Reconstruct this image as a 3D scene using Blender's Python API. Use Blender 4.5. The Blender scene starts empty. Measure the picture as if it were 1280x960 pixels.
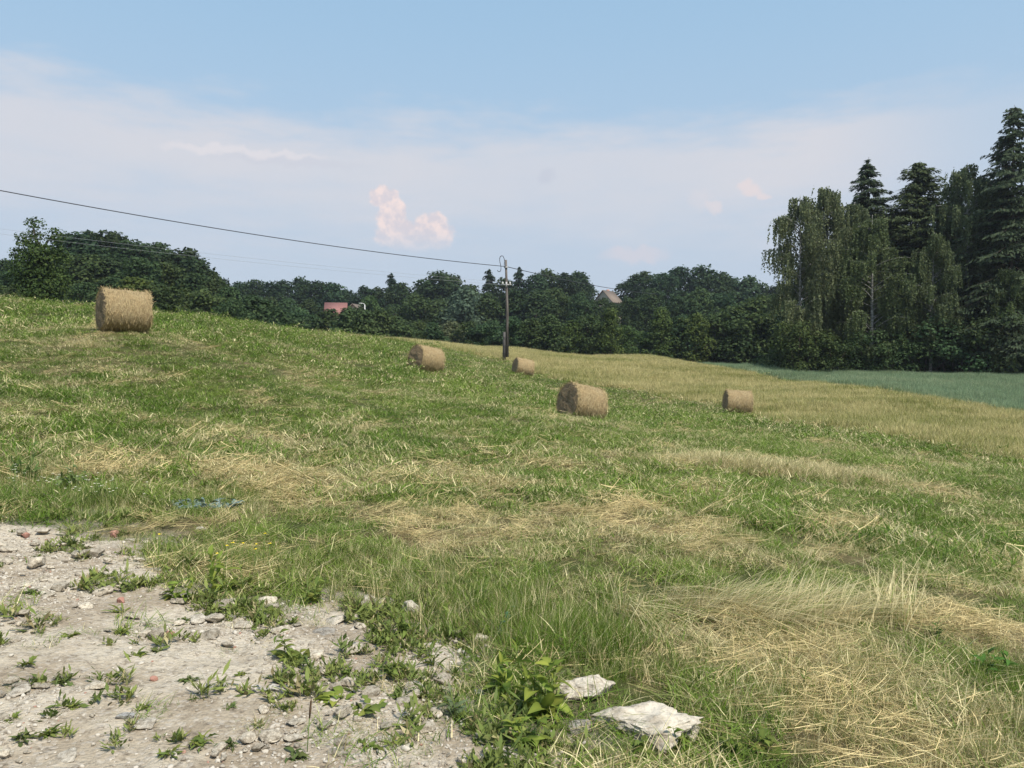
import bpy, math, random
import numpy as np
from math import radians as R

# ------------------------------------------------------------------ camera, sky, sun, exposure
scene = bpy.context.scene
col = scene.collection
F = 961.0                       # focal length in photo pixels (1280 wide)
PITCH = R(1.79)
EYE = 1.6
cam_d = bpy.data.cameras.new('camera'); cam_d.sensor_width = 36; cam_d.lens = 36 * F / 1280
cam_d.clip_start = .05; cam_d.clip_end = 6000
cam = bpy.data.objects.new('camera', cam_d); col.objects.link(cam)
cam.location = (0, 0, EYE); cam.rotation_euler = (R(90) - PITCH, 0, 0)
scene.camera = cam

SUN_EL, SUN_AZ = R(54), R(138)           # azimuth clockwise from +Y
SKY_STRENGTH = .05
sun_d = bpy.data.lights.new('sun', 'SUN'); sun_d.energy = 1.5; sun_d.angle = R(10); sun_d.color = (1, .93, .82)
sun = bpy.data.objects.new('sun', sun_d); col.objects.link(sun)
sun.rotation_euler = (R(90) - SUN_EL, 0, -SUN_AZ + math.pi)
scene.view_settings.view_transform = 'Standard'
scene.view_settings.look = 'None'
scene.view_settings.exposure = 1.85
scene.view_settings.gamma = 1
scene.view_settings.use_curve_mapping = False
HAZE = .0002
scene.cycles.volume_bounces = 0
scene.cycles.max_bounces = 4
scene.cycles.diffuse_bounces = 2
scene.cycles.transmission_bounces = 4
scene.cycles.transparent_max_bounces = 4


class NT:
    """small helper for node trees"""
    def __init__(self, tree): self.t = tree; self.n = tree.nodes; self.l = tree.links
    def node(self, typ, **kw):
        n = self.n.new(typ)
        for k, v in kw.items(): setattr(n, k, v)
        return n
    def put(self, sock, v):
        if hasattr(v, 'is_linked') or isinstance(v, bpy.types.NodeSocket): self.l.new(v, sock)
        elif v is not None: sock.default_value = v
    def math(self, op, a, b=None, c=None, clamp=False):
        n = self.node('ShaderNodeMath', operation=op, use_clamp=clamp)
        for i, v in enumerate((a, b, c)):
            if v is not None: self.put(n.inputs[i], v)
        return n.outputs[0]
    def mix(self, f, a, b, blend='MIX'):
        n = self.node('ShaderNodeMix', data_type='RGBA', blend_type=blend)
        self.put(n.inputs[0], f)
        self.put(n.inputs[6], a if not isinstance(a, tuple) else tuple(a) + (1,) * (4 - len(a)))
        self.put(n.inputs[7], b if not isinstance(b, tuple) else tuple(b) + (1,) * (4 - len(b)))
        return n.outputs[2]
    def smooth(self, v, lo, hi, a=0., b=1.):
        n = self.node('ShaderNodeMapRange', interpolation_type='SMOOTHSTEP')
        self.put(n.inputs[0], v); self.put(n.inputs[1], lo); self.put(n.inputs[2], hi)
        self.put(n.inputs[3], a); self.put(n.inputs[4], b)
        return n.outputs[0]
    def noise(self, vec, scale, detail=4, rough=.55, dim='3D'):
        n = self.node('ShaderNodeTexNoise', noise_dimensions=dim)
        if vec is not None: self.l.new(vec, n.inputs['Vector'])
        n.inputs['Scale'].default_value = scale; n.inputs['Detail'].default_value = detail
        n.inputs['Roughness'].default_value = rough
        return n.outputs[0]


def pdir(px, py):
    """direction of a photo pixel, scaled so that its y component is 1"""
    a, b = (px - 640) / F, (480 - py) / F
    x, y, z = a, math.cos(PITCH) + b * math.sin(PITCH), b * math.cos(PITCH) - math.sin(PITCH)
    return x / y, 1.0, z / y

def azel(px, py):
    x, y, z = pdir(px, py)
    return math.atan2(x, y), math.atan2(z, math.hypot(x, y))

def build_world():
    w = bpy.data.worlds.new('World'); scene.world = w; w.use_nodes = True
    N = NT(w.node_tree); N.n.clear()
    out = N.node('ShaderNodeOutputWorld'); bg = N.node('ShaderNodeBackground')
    bg.inputs[1].default_value = SKY_STRENGTH
    N.l.new(bg.outputs[0], out.inputs[0])
    sky = N.node('ShaderNodeTexSky', sky_type='NISHITA')
    sky.sun_disc = False; sky.sun_elevation = SUN_EL; sky.sun_rotation = SUN_AZ
    sky.air_density = 1.0; sky.dust_density = .6; sky.ozone_density = 1.5
    tc = N.node('ShaderNodeTexCoord'); g = tc.outputs['Generated']
    sep = N.node('ShaderNodeSeparateXYZ'); N.l.new(g, sep.inputs[0])
    az0 = N.math('ARCTAN2', sep.outputs[0], sep.outputs[1])
    el0 = N.math('ARCSINE', sep.outputs[2])
    K = 1 / SKY_STRENGTH * .285                       # picture value -> radiance before exposure
    def c(r, g_, b): return (r * K, g_ * K, b * K, 1)
    # thin high haze: pale lavender low down, letting the blue through higher up
    n1 = N.noise(g, 2.2, 6, .55)
    hz = N.smooth(el0, R(2), R(52), .97, .60)
    hazecol = N.mix(N.smooth(el0, R(3), R(28)), c(.500, .592, .715), c(.362, .567, .760))
    base = N.mix(hz, sky.outputs[0], hazecol)
    # broad cloud bank all round, ragged upper edge
    comb = N.node('ShaderNodeCombineXYZ')
    N.l.new(N.math('MULTIPLY', az0, 2.2), comb.inputs[0]); N.l.new(N.math('MULTIPLY', el0, 9.), comb.inputs[1])
    n2 = N.noise(comb.outputs[0], 1.3, 7, .52)
    n3 = N.noise(comb.outputs[0], 4.5, 6, .6)
    top = N.math('MULTIPLY_ADD', N.math('SUBTRACT', n2, .5), R(7), R(17.2))
    top = N.math('MULTIPLY_ADD', N.math('SUBTRACT', n3, .5), R(5), top)
    tilt = N.math('MULTIPLY', N.math('SINE', N.math('MULTIPLY', az0, 1.0)), R(-.4))
    top = N.math('ADD', top, tilt)
    dtop = N.math('SUBTRACT', top, el0)
    up = N.smooth(dtop, R(-1.2), R(3.0))
    lo = N.smooth(dtop, R(3.5), R(11), 1, .14)
    side = N.smooth(az0, R(21), R(33), 1, .3)
    bank = N.math('MULTIPLY', N.math('MULTIPLY', up, lo), N.math('MULTIPLY', side, N.smooth(n1, .25, .7, .75, 1.)))
    col1 = N.mix(N.math('MULTIPLY', bank, .93), base, c(.678, .680, .728))
    # small cumulus heads: distorted ellipses
    nz = N.node('ShaderNodeTexNoise'); N.l.new(g, nz.inputs['Vector'])
    nz.inputs['Scale'].default_value = 38; nz.inputs['Detail'].default_value = 6; nz.inputs['Roughness'].default_value = .68
    s2 = N.node('ShaderNodeSeparateColor'); N.l.new(nz.outputs['Color'], s2.inputs[0])
    az = N.math('MULTIPLY_ADD', N.math('SUBTRACT', s2.outputs[0], .5), .034, az0)
    el = N.math('MULTIPLY_ADD', N.math('SUBTRACT', s2.outputs[1], .5), .034, el0)
    def blob(px, py, rx, ry, soft=.35):
        a, e = azel(px, py)
        sx = rx / F * math.cos(a) ** 2; sy = ry / F * math.cos(a)
        d = N.math('ADD', N.math('POWER', N.math('ABSOLUTE', N.math('DIVIDE', N.math('SUBTRACT', az, a), sx)), 2.),
                   N.math('POWER', N.math('ABSOLUTE', N.math('DIVIDE', N.math('SUBTRACT', el, e), sy)), 2.))
        return N.smooth(d, 1 + soft, 1 - soft)
    def union(bl):
        m = bl[0]
        for b in bl[1:]: m = N.math('MAXIMUM', m, b)
        return m
    cum = union([blob(479, 246, 17, 13), blob(489, 267, 17, 22), blob(497, 292, 25, 20), blob(541, 291, 28, 22),
                 blob(521, 300, 36, 15, .7)])
    foot = N.smooth(el0, azel(520, 324)[1], azel(520, 280)[1], 0., 1.)
    lump = N.smooth(N.noise(g, 62, 5, .6), .38, .60, 0., 1.)
    cum = N.math('MULTIPLY', N.math('MULTIPLY', cum, foot), N.math('MULTIPLY_ADD', lump, .2, .78))
    col2 = N.mix(cum, col1, N.mix(lump, c(.70, .64, .68), c(.89, .755, .73)))
    sm = union([blob(929, 232, 9, 6, .8), blob(940, 239, 14, 7, .8), blob(953, 244, 9, 5, .9)])
    col2 = N.mix(N.math('MULTIPLY', sm, .7), col2, c(.80, .70, .70))
    sm = N.math('MAXIMUM', blob(892, 259, 11, 7, .8), N.math('MULTIPLY', blob(877, 250, 12, 12, .9), .4))
    col2 = N.mix(N.math('MULTIPLY', sm, .55), col2, c(.78, .70, .71))
    col2 = N.mix(N.math('MULTIPLY', blob(792, 319, 38, 9, .9), .42), col2, c(.74, .66, .69))
    col2 = N.mix(N.math('MULTIPLY', blob(682, 222, 11, 7, .8), .22), col2, c(.44, .48, .60))
    st = N.math('MAXIMUM', blob(262, 186, 55, 6, .9), blob(330, 192, 70, 5, .9))
    col2 = N.mix(N.math('MULTIPLY', st, .5), col2, c(.80, .76, .78))
    col2 = N.mix(N.math('MULTIPLY', blob(360, 203, 90, 5, .9), .2), col2, c(.56, .57, .66))
    N.l.new(col2, bg.inputs[0])
build_world()

# ------------------------------------------------------------------ small mesh toolkit
rng = np.random.default_rng(7)
random.seed(7)

def _hash(ix, iy, s):
    h = (ix * 374761393 + iy * 668265263 + s * 974634777) & 0xffffffff
    h = ((h ^ (h >> 13)) * 1274126177) & 0xffffffff
    return ((h ^ (h >> 16)) & 0xffff) / 65535.0
def vnoise(x, y, s=0):
    x = np.asarray(x, float); y = np.asarray(y, float)
    ix = np.floor(x).astype(np.int64); iy = np.floor(y).astype(np.int64)
    fx = x - ix; fy = y - iy; fx = fx * fx * (3 - 2 * fx); fy = fy * fy * (3 - 2 * fy)
    a = _hash(ix, iy, s); b = _hash(ix + 1, iy, s); c = _hash(ix, iy + 1, s); d = _hash(ix + 1, iy + 1, s)
    return (a * (1 - fx) + b * fx) * (1 - fy) + (c * (1 - fx) + d * fx) * fy
def fbm(x, y, oct=4, s=0):
    t = 0; a = .5; n = 0
    for k in range(oct):
        t = t + a * vnoise(x * 2 ** k + 17.3 * k, y * 2 ** k - 9.1 * k, s + k); n += a; a *= .5
    return t / n
def sstep(v, a, b):
    t = np.clip((v - a) / (b - a), 0, 1); return t * t * (3 - 2 * t)

def mesh_np(name, V, polys, attrs=None, smooth=False):
    """polys: (n,3) or (n,4) int array, or a list of such arrays"""
    V = np.asarray(V, np.float32)
    if not isinstance(polys, list): polys = [polys]
    polys = [np.asarray(p, np.int32) for p in polys if len(p)]
    me = bpy.data.meshes.new(name)
    me.vertices.add(len(V)); me.vertices.foreach_set('co', V.ravel())
    tot = np.concatenate([np.full(len(p), p.shape[1], np.int32) for p in polys])
    me.loops.add(int(tot.sum())); me.loops.foreach_set('vertex_index', np.concatenate([p.ravel() for p in polys]))
    me.polygons.add(len(tot))
    me.polygons.foreach_set('loop_start', np.concatenate([[0], np.cumsum(tot)[:-1]]).astype(np.int32))
    if smooth: me.polygons.foreach_set('use_smooth', np.ones(len(tot), bool))
    me.update(calc_edges=True)
    for k, a in (attrs or {}).items():
        a = np.asarray(a, np.float32)
        if a.ndim == 1:
            at = me.attributes.new(k, 'FLOAT', 'POINT'); at.data.foreach_set('value', a)
        else:
            at = me.attributes.new(k, 'FLOAT_COLOR', 'POINT')
            at.data.foreach_set('color', np.concatenate([a[:, :3], np.ones((len(a), 1))], 1).astype(np.float32).ravel())
    return me

class MB:
    """collects shapes into one mesh"""
    def __init__(self): self.V = []; self.P = {3: [], 4: []}; self.A = []; self.n = 0
    def add(self, V, polys, v=0.5):
        V = np.asarray(V, float); self.V.append(V)
        self.A.append(np.broadcast_to(np.asarray(v, float), (len(V),)))
        if isinstance(polys, list) and isinstance(polys[0], tuple): polys = np.asarray(polys)
        for p in (polys if isinstance(polys, list) else [polys]):
            p = np.asarray(p)
            if len(p): self.P[p.shape[1]].append(p + self.n)
        self.n += len(V)
    def box(self, c, s, rz=0.):
        q = np.array([(x, y, z) for x in (-.5, .5) for y in (-.5, .5) for z in (-.5, .5)]) * s
        ca, sa = math.cos(rz), math.sin(rz)
        q = np.stack([q[:, 0] * ca - q[:, 1] * sa, q[:, 0] * sa + q[:, 1] * ca, q[:, 2]], 1) + c
        self.add(q, [(0, 1, 3, 2), (4, 6, 7, 5), (0, 4, 5, 1), (2, 3, 7, 6), (0, 2, 6, 4), (1, 5, 7, 3)])
    def tube(self, pts, rad, sides=7, cap=True):
        pts = np.asarray(pts, float); m = len(pts); rad = np.broadcast_to(rad, (m,))
        t = np.gradient(pts, axis=0); t /= np.linalg.norm(t, axis=1)[:, None] + 1e-9
        ref = np.array([0, 0, 1.]) if abs(t[0, 2]) < .9 else np.array([1., 0, 0])
        u = np.cross(t, ref); u /= np.linalg.norm(u, axis=1)[:, None] + 1e-9; w = np.cross(t, u)
        a = np.arange(sides) * 2 * math.pi / sides
        ring = pts[:, None] + rad[:, None, None] * (np.cos(a)[None, :, None] * u[:, None] + np.sin(a)[None, :, None] * w[:, None])
        i = np.arange(m - 1)[:, None] * sides; j = np.arange(sides)[None]; j2 = (j + 1) % sides
        q = np.stack([i + j, i + j2, i + sides + j2, i + sides + j], -1).reshape(-1, 4)
        V = ring.reshape(-1, 3); tri = np.zeros((0, 3), int)
        if cap:
            V = np.concatenate([V, pts[:1], pts[-1:]]); k = np.arange(sides); k2 = (k + 1) % sides
            tri = np.concatenate([np.stack([k2, k, np.full(sides, m * sides)], 1),
                                  np.stack([(m - 1) * sides + k, (m - 1) * sides + k2, np.full(sides, m * sides + 1)], 1)])
        self.add(V, [q, tri])
    def mesh(self, name, smooth=False):
        return mesh_np(name, np.concatenate(self.V), [np.concatenate(p) for p in self.P.values() if p],
                       {'v': np.concatenate(self.A)}, smooth)

def tag(o, label=None, cat=None, group=None, kind=None):
    if label: o['label'] = label
    if cat: o['category'] = cat
    if group: o['group'] = group
    if kind: o['kind'] = kind
    return o
def obj(name, me, mat=None, parent=None, loc=None):
    o = bpy.data.objects.new(name, me); col.objects.link(o)
    if mat is not None and (not me.materials): me.materials.append(mat)
    if parent is not None: o.parent = parent
    if loc is not None: o.location = loc
    return o
def empty(name, loc, rz=0.):
    o = bpy.data.objects.new(name, None); col.objects.link(o); o.location = loc; o.rotation_euler = (0, 0, rz)
    o.empty_display_size = .2
    return o

# ------------------------------------------------------------------ materials
def new_mat(name):
    m = bpy.data.materials.new(name); m.use_nodes = True
    N = NT(m.node_tree); N.n.clear(); out = N.node('ShaderNodeOutputMaterial')
    return m, N, out
def principled(N, out, base, rough=.8, spec=.25, normal=None):
    p = N.node('ShaderNodeBsdfPrincipled'); N.put(p.inputs['Base Color'], base if not isinstance(base, tuple) else tuple(base) + (1,) * (4 - len(base)))
    N.put(p.inputs['Roughness'], rough); p.inputs['Specular IOR Level'].default_value = spec
    if normal is not None: N.l.new(normal, p.inputs['Normal'])
    if out is not None: N.l.new(p.outputs[0], out.inputs[0])
    return p
def bump(N, h, strength=.4, dist=.02):
    b = N.node('ShaderNodeBump'); b.inputs['Strength'].default_value = strength; b.inputs['Distance'].default_value = dist
    N.l.new(h, b.inputs['Height']); return b.outputs[0]
def attr(N, name, typ='GEOMETRY'):
    a = N.node('ShaderNodeAttribute', attribute_type=typ, attribute_name=name); return a
def leafy(N, out, colr, trans=.3, rough=.55, spec=.25):
    p = principled(N, None, colr, rough, spec)
    t = N.node('ShaderNodeBsdfTranslucent'); N.l.new(colr, t.inputs[0])
    m = N.node('ShaderNodeMixShader'); m.inputs[0].default_value = trans
    N.l.new(p.outputs[0], m.inputs[1]); N.l.new(t.outputs[0], m.inputs[2]); N.l.new(m.outputs[0], out.inputs[0])

def mat_leaf():
    m, N, out = new_mat('leaf')
    oi = N.node('ShaderNodeObjectInfo'); v = attr(N, 'v').outputs['Fac']
    hs = N.node('ShaderNodeHueSaturation')
    N.l.new(oi.outputs['Color'], hs.inputs['Color'])
    N.l.new(N.math('MULTIPLY_ADD', v, 1.0, .5), hs.inputs['Value'])
    N.l.new(N.math('MULTIPLY_ADD', v, -.05, .525), hs.inputs['Hue'])
    leafy(N, out, hs.outputs[0], .36, .7, .10)
    return m
def mat_bark(name, c1, c2, scale=6, stretch=.3):
    m, N, out = new_mat(name)
    tc = N.node('ShaderNodeTexCoord'); mp = N.node('ShaderNodeMapping'); mp.inputs['Scale'].default_value = (1, 1, stretch)
    N.l.new(tc.outputs['Object'], mp.inputs[0]); n = N.noise(mp.outputs[0], scale, 5, .6)
    principled(N, out, N.mix(N.smooth(n, .35, .65), c1, c2), .9, .1, bump(N, n, .5, .03))
    return m
def mat_grass(name, green1, green2, straw1, straw2, trans=.3):
    """per-instance 'dry' and per-blade 'v' decide green or straw"""
    m, N, out = new_mat(name)
    dry = attr(N, 'dry', 'INSTANCER').outputs['Fac']; v = attr(N, 'v').outputs['Fac']; tone = attr(N, 'tone', 'INSTANCER').outputs['Fac']
    g = N.mix(tone, green1, green2)
    s = N.mix(v, straw1, straw2)
    # a blade is dry when its own number lies below the patch dryness
    r2 = N.math('FRACT', N.math('MULTIPLY', v, 7.31))
    f = N.smooth(N.math('SUBTRACT', dry, r2), -.12, .12)
    c = N.mix(f, g, s)
    hs = N.node('ShaderNodeHueSaturation'); N.l.new(c, hs.inputs['Color'])
    N.l.new(N.math('MULTIPLY_ADD', v, .7, .65), hs.inputs['Value'])
    leafy(N, out, hs.outputs[0], trans, .6, .2)
    return m
M = {}
M['leaf'] = mat_leaf()
M['bark'] = mat_bark('bark', (.045, .035, .027), (.11, .09, .07))
M['birch_bark'] = mat_bark('birch_bark', (.10, .095, .085), (.34, .33, .30), 3, 2.0)
M['pine_bark'] = mat_bark('pine_bark', (.04, .03, .025), (.10, .075, .06))
M['pole_wood'] = mat_bark('pole_wood', (.07, .06, .052), (.17, .15, .135), 10, .06)
M['post_wood'] = mat_bark('post_wood', (.13, .11, .09), (.26, .24, .21), 14, .1)
def plain(name, c, rough=.7, spec=.3, var=.25, scale=8, bmp=.2):
    m, N, out = new_mat(name); tc = N.node('ShaderNodeTexCoord'); n = N.noise(tc.outputs['Object'], scale, 5, .6)
    c2 = tuple(max(0, k * (1 - var)) for k in c); c3 = tuple(min(1, k * (1 + var)) for k in c)
    principled(N, out, N.mix(n, c2, c3), rough, spec, bump(N, n, bmp, .01)); return m
M['stub'] = plain('stub', (.085, .08, .075))
M['steel'] = plain('steel', (.38, .38, .38), .5, .5, .15)
M['porcelain'] = plain('porcelain', (.62, .62, .60), .25, .5, .06)
M['cable'] = plain('cable', (.035, .035, .04), .6, .3, .1)
M['thin_wire'] = plain('thin_wire', (.30, .31, .33), .5, .4, .1)
M['plaster'] = plain('plaster', (.50, .44, .35), .9, .1, .1, 2)
M['plaster_white'] = plain('plaster_white', (.62, .60, .56), .9, .1, .08, 2)
M['roof_red'] = plain('roof_red', (.28, .135, .12), .85, .15, .2, 3)
M['roof_brown'] = plain('roof_brown', (.20, .16, .13), .85, .15, .2, 3)
M['pane'] = plain('pane', (.05, .06, .07), .1, .6, .1)
M['brick'] = plain('brick', (.40, .215, .165), .95, .1, .25, 30, .5)
M['net'] = plain('net', (.15, .21, .20), .6, .3, .3, 40)
M['petal_yellow'] = plain('petal_yellow', (.75, .55, .03), .6, .2, .1)
M['petal_white'] = plain('petal_white', (.62, .60, .44), .6, .2, .1)
M['seed_brown'] = plain('seed_brown', (.10, .065, .04), .9, .1, .3, 60)
M['stem_green'] = plain('stem_green', (.14, .20, .055), .6, .2, .2, 40)

def mat_stone():
    m, N, out = new_mat('limestone'); tc = N.node('ShaderNodeTexCoord'); oi = N.node('ShaderNodeObjectInfo')
    va = N.node('ShaderNodeVectorMath', operation='ADD'); N.l.new(tc.outputs['Object'], va.inputs[0])
    cb = N.node('ShaderNodeCombineXYZ'); N.l.new(N.math('MULTIPLY', oi.outputs['Random'], 40.), cb.inputs[0]); N.l.new(cb.outputs[0], va.inputs[1])
    n = N.noise(va.outputs[0], 2.5, 8, .65); n2 = N.noise(va.outputs[0], 11, 6, .7)
    c = N.mix(N.smooth(n, .32, .62), (.27, .235, .19), (.60, .555, .48))
    c = N.mix(N.math('MULTIPLY', N.smooth(n2, .52, .68), .55), c, (.33, .28, .21))
    c = N.mix(1.0, c, oi.outputs['Color'], 'MULTIPLY')
    principled(N, out, c, .92, .12, bump(N, n2, .7, .03)); return m
M['stone'] = mat_stone()
def mat_pebble():
    m, N, out = new_mat('pebble'); t = attr(N, 'dry', 'INSTANCER').outputs['Fac']
    c = N.mix(N.smooth(t, 0., 1.), (.25, .215, .17), (.52, .475, .40)); c = N.mix(N.smooth(t, .985, .99), c, (.36, .21, .16))
    principled(N, out, c, .92, .12); return m
M['pebble'] = mat_pebble()

# ------------------------------------------------------------------ terrain
def P(px, py, d): x, y, z = pdir(px, py); return (x * d, d, EYE + z * d)
ctrl = [(0, 0, 0), (-4, 0, .1), (4, 0, -.2), (0, -6, 0), (-12, -8, .6), (12, -8, -.8)]
ctrl += [P(*a) for a in [
    (640, 960, 3.1), (0, 960, 2.8), (1280, 960, 3.5), (1280, 800, 5.1), (1280, 720, 8.3), (1280, 640, 14.5), (1280, 570, 28), (1280, 519, 45),
    (1280, 474, 73), (960, 760, 5.5), (960, 640, 10), (960, 560, 21), (920, 517, 43), (960, 480, 66), (950, 461, 84), (1100, 468, 79), (1000, 500, 50),
    (640, 700, 6.4), (640, 560, 15), (640, 512, 27), (725, 524, 28.6), (650, 472, 60), (633, 451, 72), (640, 438, 91), (800, 449, 95), (800, 475, 65), (520, 432, 82),
    (531, 462, 39.5), (0, 640, 6.6), (0, 520, 12), (0, 450, 20), (0, 400, 33), (0, 377, 48), (153, 415, 25), (100, 384, 48), (200, 399, 52), (300, 414, 57), (400, 422, 64),
    (400, 480, 27), (400, 560, 13.5), (400, 640, 8), (400, 760, 5), (300, 450, 27), (820, 600, 13)]]
def Q(px, d, z): x, y, _ = pdir(px, 450); return (x * d, d, z)
ctrl += [Q(*a) for a in [(-500, 30, 6), (-300, 50, 7.5), (0, 75, 5.2), (0, 110, 7.5), (0, 200, 12), (-400, 150, 14), (200, 72, 3.0), (200, 110, 5.5), (200, 180, 9), (400, 84, 1.5),
                         (400, 120, -2), (418, 168, 4.5), (400, 220, 6), (640, 112, 0), (640, 145, -2), (640, 225, 6), (765, 200, 11), (800, 120, -1), (900, 220, 4),
                         (950, 105, -1.5), (1280, 95, .2), (1280, 140, 2), (1280, 230, 6), (1700, 60, -2.5), (1800, 25, -3), (1800, 120, 1), (2200, 230, 5)]]
for a in np.arange(0, 2 * math.pi, math.pi / 6):
    if math.sin(a) < .3: ctrl.append((150 * math.cos(a), 150 * math.sin(a), -6 * math.cos(a)))
    ctrl.append((500 * math.cos(a), 500 * math.sin(a), 5)); ctrl.append((1600 * math.cos(a), 1600 * math.sin(a), -4))
ctrl = np.array(ctrl)
def warp(x, y):
    r = np.hypot(x, y) + 1e-6; k = np.arcsinh(r / 12) / r
    return np.stack([x * k, y * k], -1)
def tps_k(d2): return np.where(d2 > 1e-12, .5 * d2 * np.log(d2 + 1e-12), 0)
_W = warp(ctrl[:, 0], ctrl[:, 1])
_n = len(_W); _K = tps_k(((_W[:, None] - _W[None]) ** 2).sum(-1)) + np.eye(_n) * .003
_P = np.concatenate([np.ones((_n, 1)), _W], 1)
_A = np.block([[_K, _P], [_P.T, np.zeros((3, 3))]])
_C = np.linalg.solve(_A, np.concatenate([ctrl[:, 2], np.zeros(3)]))
def zfun(x, y):
    x = np.atleast_1d(np.asarray(x, float)).ravel(); y = np.atleast_1d(np.asarray(y, float)).ravel()
    out = np.empty(len(x))
    for i in range(0, len(x), 40000):
        xs, ys = x[i:i + 40000], y[i:i + 40000]; w = warp(xs, ys)
        d2 = ((w[:, None] - _W[None]) ** 2).sum(-1)
        out[i:i + 40000] = tps_k(d2) @ _C[:_n] + _C[_n] + w @ _C[_n + 1:]
    r = np.hypot(x, y)
    out += (fbm(x * .9, y * .9, 3, 5) - .5) * .09 * np.clip(r / 6, .3, 1) + (fbm(x * .12, y * .12, 2, 9) - .5) * .5 * np.clip((r - 8) / 30, 0, 1)
    return out
def z1(x, y): return float(zfun(x, y)[0])
def ground_at(px, py, dmax=140):
    """where the ray through a photo pixel first meets the ground"""
    x, _, z = pdir(px, py); d = np.geomspace(1.5, dmax, 900)
    h = EYE + z * d - zfun(x * d, d)
    k = np.argmax(h < 0) if (h < 0).any() else int(np.argmin(h))
    dd = d[k]
    if k > 0 and h[k] < 0: dd = d[k - 1] + (d[k] - d[k - 1]) * h[k - 1] / (h[k - 1] - h[k])
    return x * dd, dd
def G(px, py): x, y = ground_at(px, py); return x, y, z1(x, y)
def in_poly(x, y, poly):
    c = np.zeros(len(x), bool); n = len(poly)
    for i in range(n):
        x1, y1 = poly[i]; x2, y2 = poly[(i + 1) % n]
        t = ((y1 > y) != (y2 > y)) & (x < (x2 - x1) * (y - y1) / (y2 - y1 + 1e-12) + x1); c ^= t
    return c
def seg_dist(x, y, poly):
    d = np.full(len(x), 1e9); n = len(poly)
    for i in range(n):
        x1, y1 = poly[i]; x2, y2 = poly[(i + 1) % n]; L = (x2 - x1) ** 2 + (y2 - y1) ** 2 + 1e-12
        t = np.clip(((x - x1) * (x2 - x1) + (y - y1) * (y2 - y1)) / L, 0, 1)
        d = np.minimum(d, np.hypot(x - x1 - t * (x2 - x1), y - y1 - t * (y2 - y1)))
    return d
def sdf(x, y, poly): d = seg_dist(x, y, poly); return np.where(in_poly(x, y, poly), d, -d)

def gpoly(pts): return [ground_at(*p)[:2] for p in pts]
TRACK = gpoly([(-250, 640), (0, 645), (110, 655), (190, 715), (290, 765), (400, 738), (470, 755), (560, 800), (610, 850), (570, 905), (640, 935), (690, 1000)]) + [(.3, 1.2), (-3, .6), (-9, 3)]
YELLOW = [P(*a)[:2] for a in [(250, 412, 60), (400, 424, 60), (520, 437, 68), (640, 445, 73), (690, 465, 61), (800, 480, 57), (900, 500, 49), (1000, 528, 36), (1100, 545, 32), (1280, 575, 27), (1600, 610, 24),
                              (1700, 560, 40), (1280, 519, 45), (1150, 495, 51), (1000, 474, 66), (900, 462, 78), (850, 455, 88), (800, 448, 100), (640, 437, 98), (520, 429, 92), (400, 420, 74), (250, 405, 64)]]
OATS = [P(*a)[:2] for a in [(830, 450, 99), (900, 460, 79), (1000, 470, 67), (1150, 495, 51), (1280, 519, 45), (1700, 560, 41), (1900, 520, 58), (1700, 475, 72), (1280, 473, 74), (1100, 467, 81), (950, 459, 89), (880, 452, 100)]]

BLOBS = [  # photo pixel, radius along and across (m), dryness
    (100, 428, 1.6, 1.0, .9), (62, 412, 2.2, 1.2, .7), (250, 432, 2.4, .8, .75), (310, 456, 2.2, .6, .75), (365, 478, 1.2, .6, .6), (380, 440, 3.0, 1.2, .7), (455, 489, 1.4, .8, .7),
    (560, 500, 1.6, .9, .5), (600, 540, 2.0, .9, .6), (700, 560, 1.5, .8, .5), (930, 572, 1.6, .9, 1.0), (1040, 585, 1.5, .8, .95), (880, 568, .9, .7, .8), (730, 528, 1.3, .7, .6),
    (360, 600, .8, .8, .95), (400, 630, .7, .5, .9), (290, 545, 1.0, .8, .4), (520, 680, .7, .4, .8), (640, 650, 1.0, .5, .6), (860, 770, .5, .35, 1.0), (930, 770, .6, .3, .9), (1100, 830, .7, .4, .9),
    (1110, 920, .4, .25, 1.0), (1000, 900, .35, .3, .9), (1050, 700, 1.2, .5, .75), (1180, 690, 1.2, .6, .6), (1200, 780, .9, .4, .8), (950, 660, 1.4, .6, .6), (1150, 620, 2.0, .9, .5), (230, 580, 1.0, .5, .45),
    (1000, 545, 2.5, .9, .45), (1120, 560, 3, 1, .5), (160, 470, 2, 1, .4), (30, 480, 2, 1.0, .4), (880, 540, 2.2, .9, .6), (1250, 960, .6, .4, .8), (760, 620, 1.2, .6, .4), (570, 600, 1.2, .6, .5)]
BLOBS = [ground_at(b[0], b[1]) + b[2:] for b in BLOBS]
GREENS = [(250, 510, 2.5, 1.5, .6), (420, 505, 2, 1, .55), (700, 545, 2, 1.0, .3), (1230, 640, 1.5, .8, .5), (860, 600, 1.6, .8, .35), (580, 760, .8, .5, .6), (700, 800, .5, .5, .7), (1240, 850, .35, .3, .9), (300, 690, .8, .5, .6),
          (60, 620, 1.4, .7, .4), (330, 420, 5, 1.5, .3), (1150, 660, 1.4, .7, .3), (560, 455, 4, 2, .5), (460, 440, 3, 2, .4)]
GREENS = [ground_at(b[0], b[1]) + b[2:] for b in GREENS]
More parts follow.
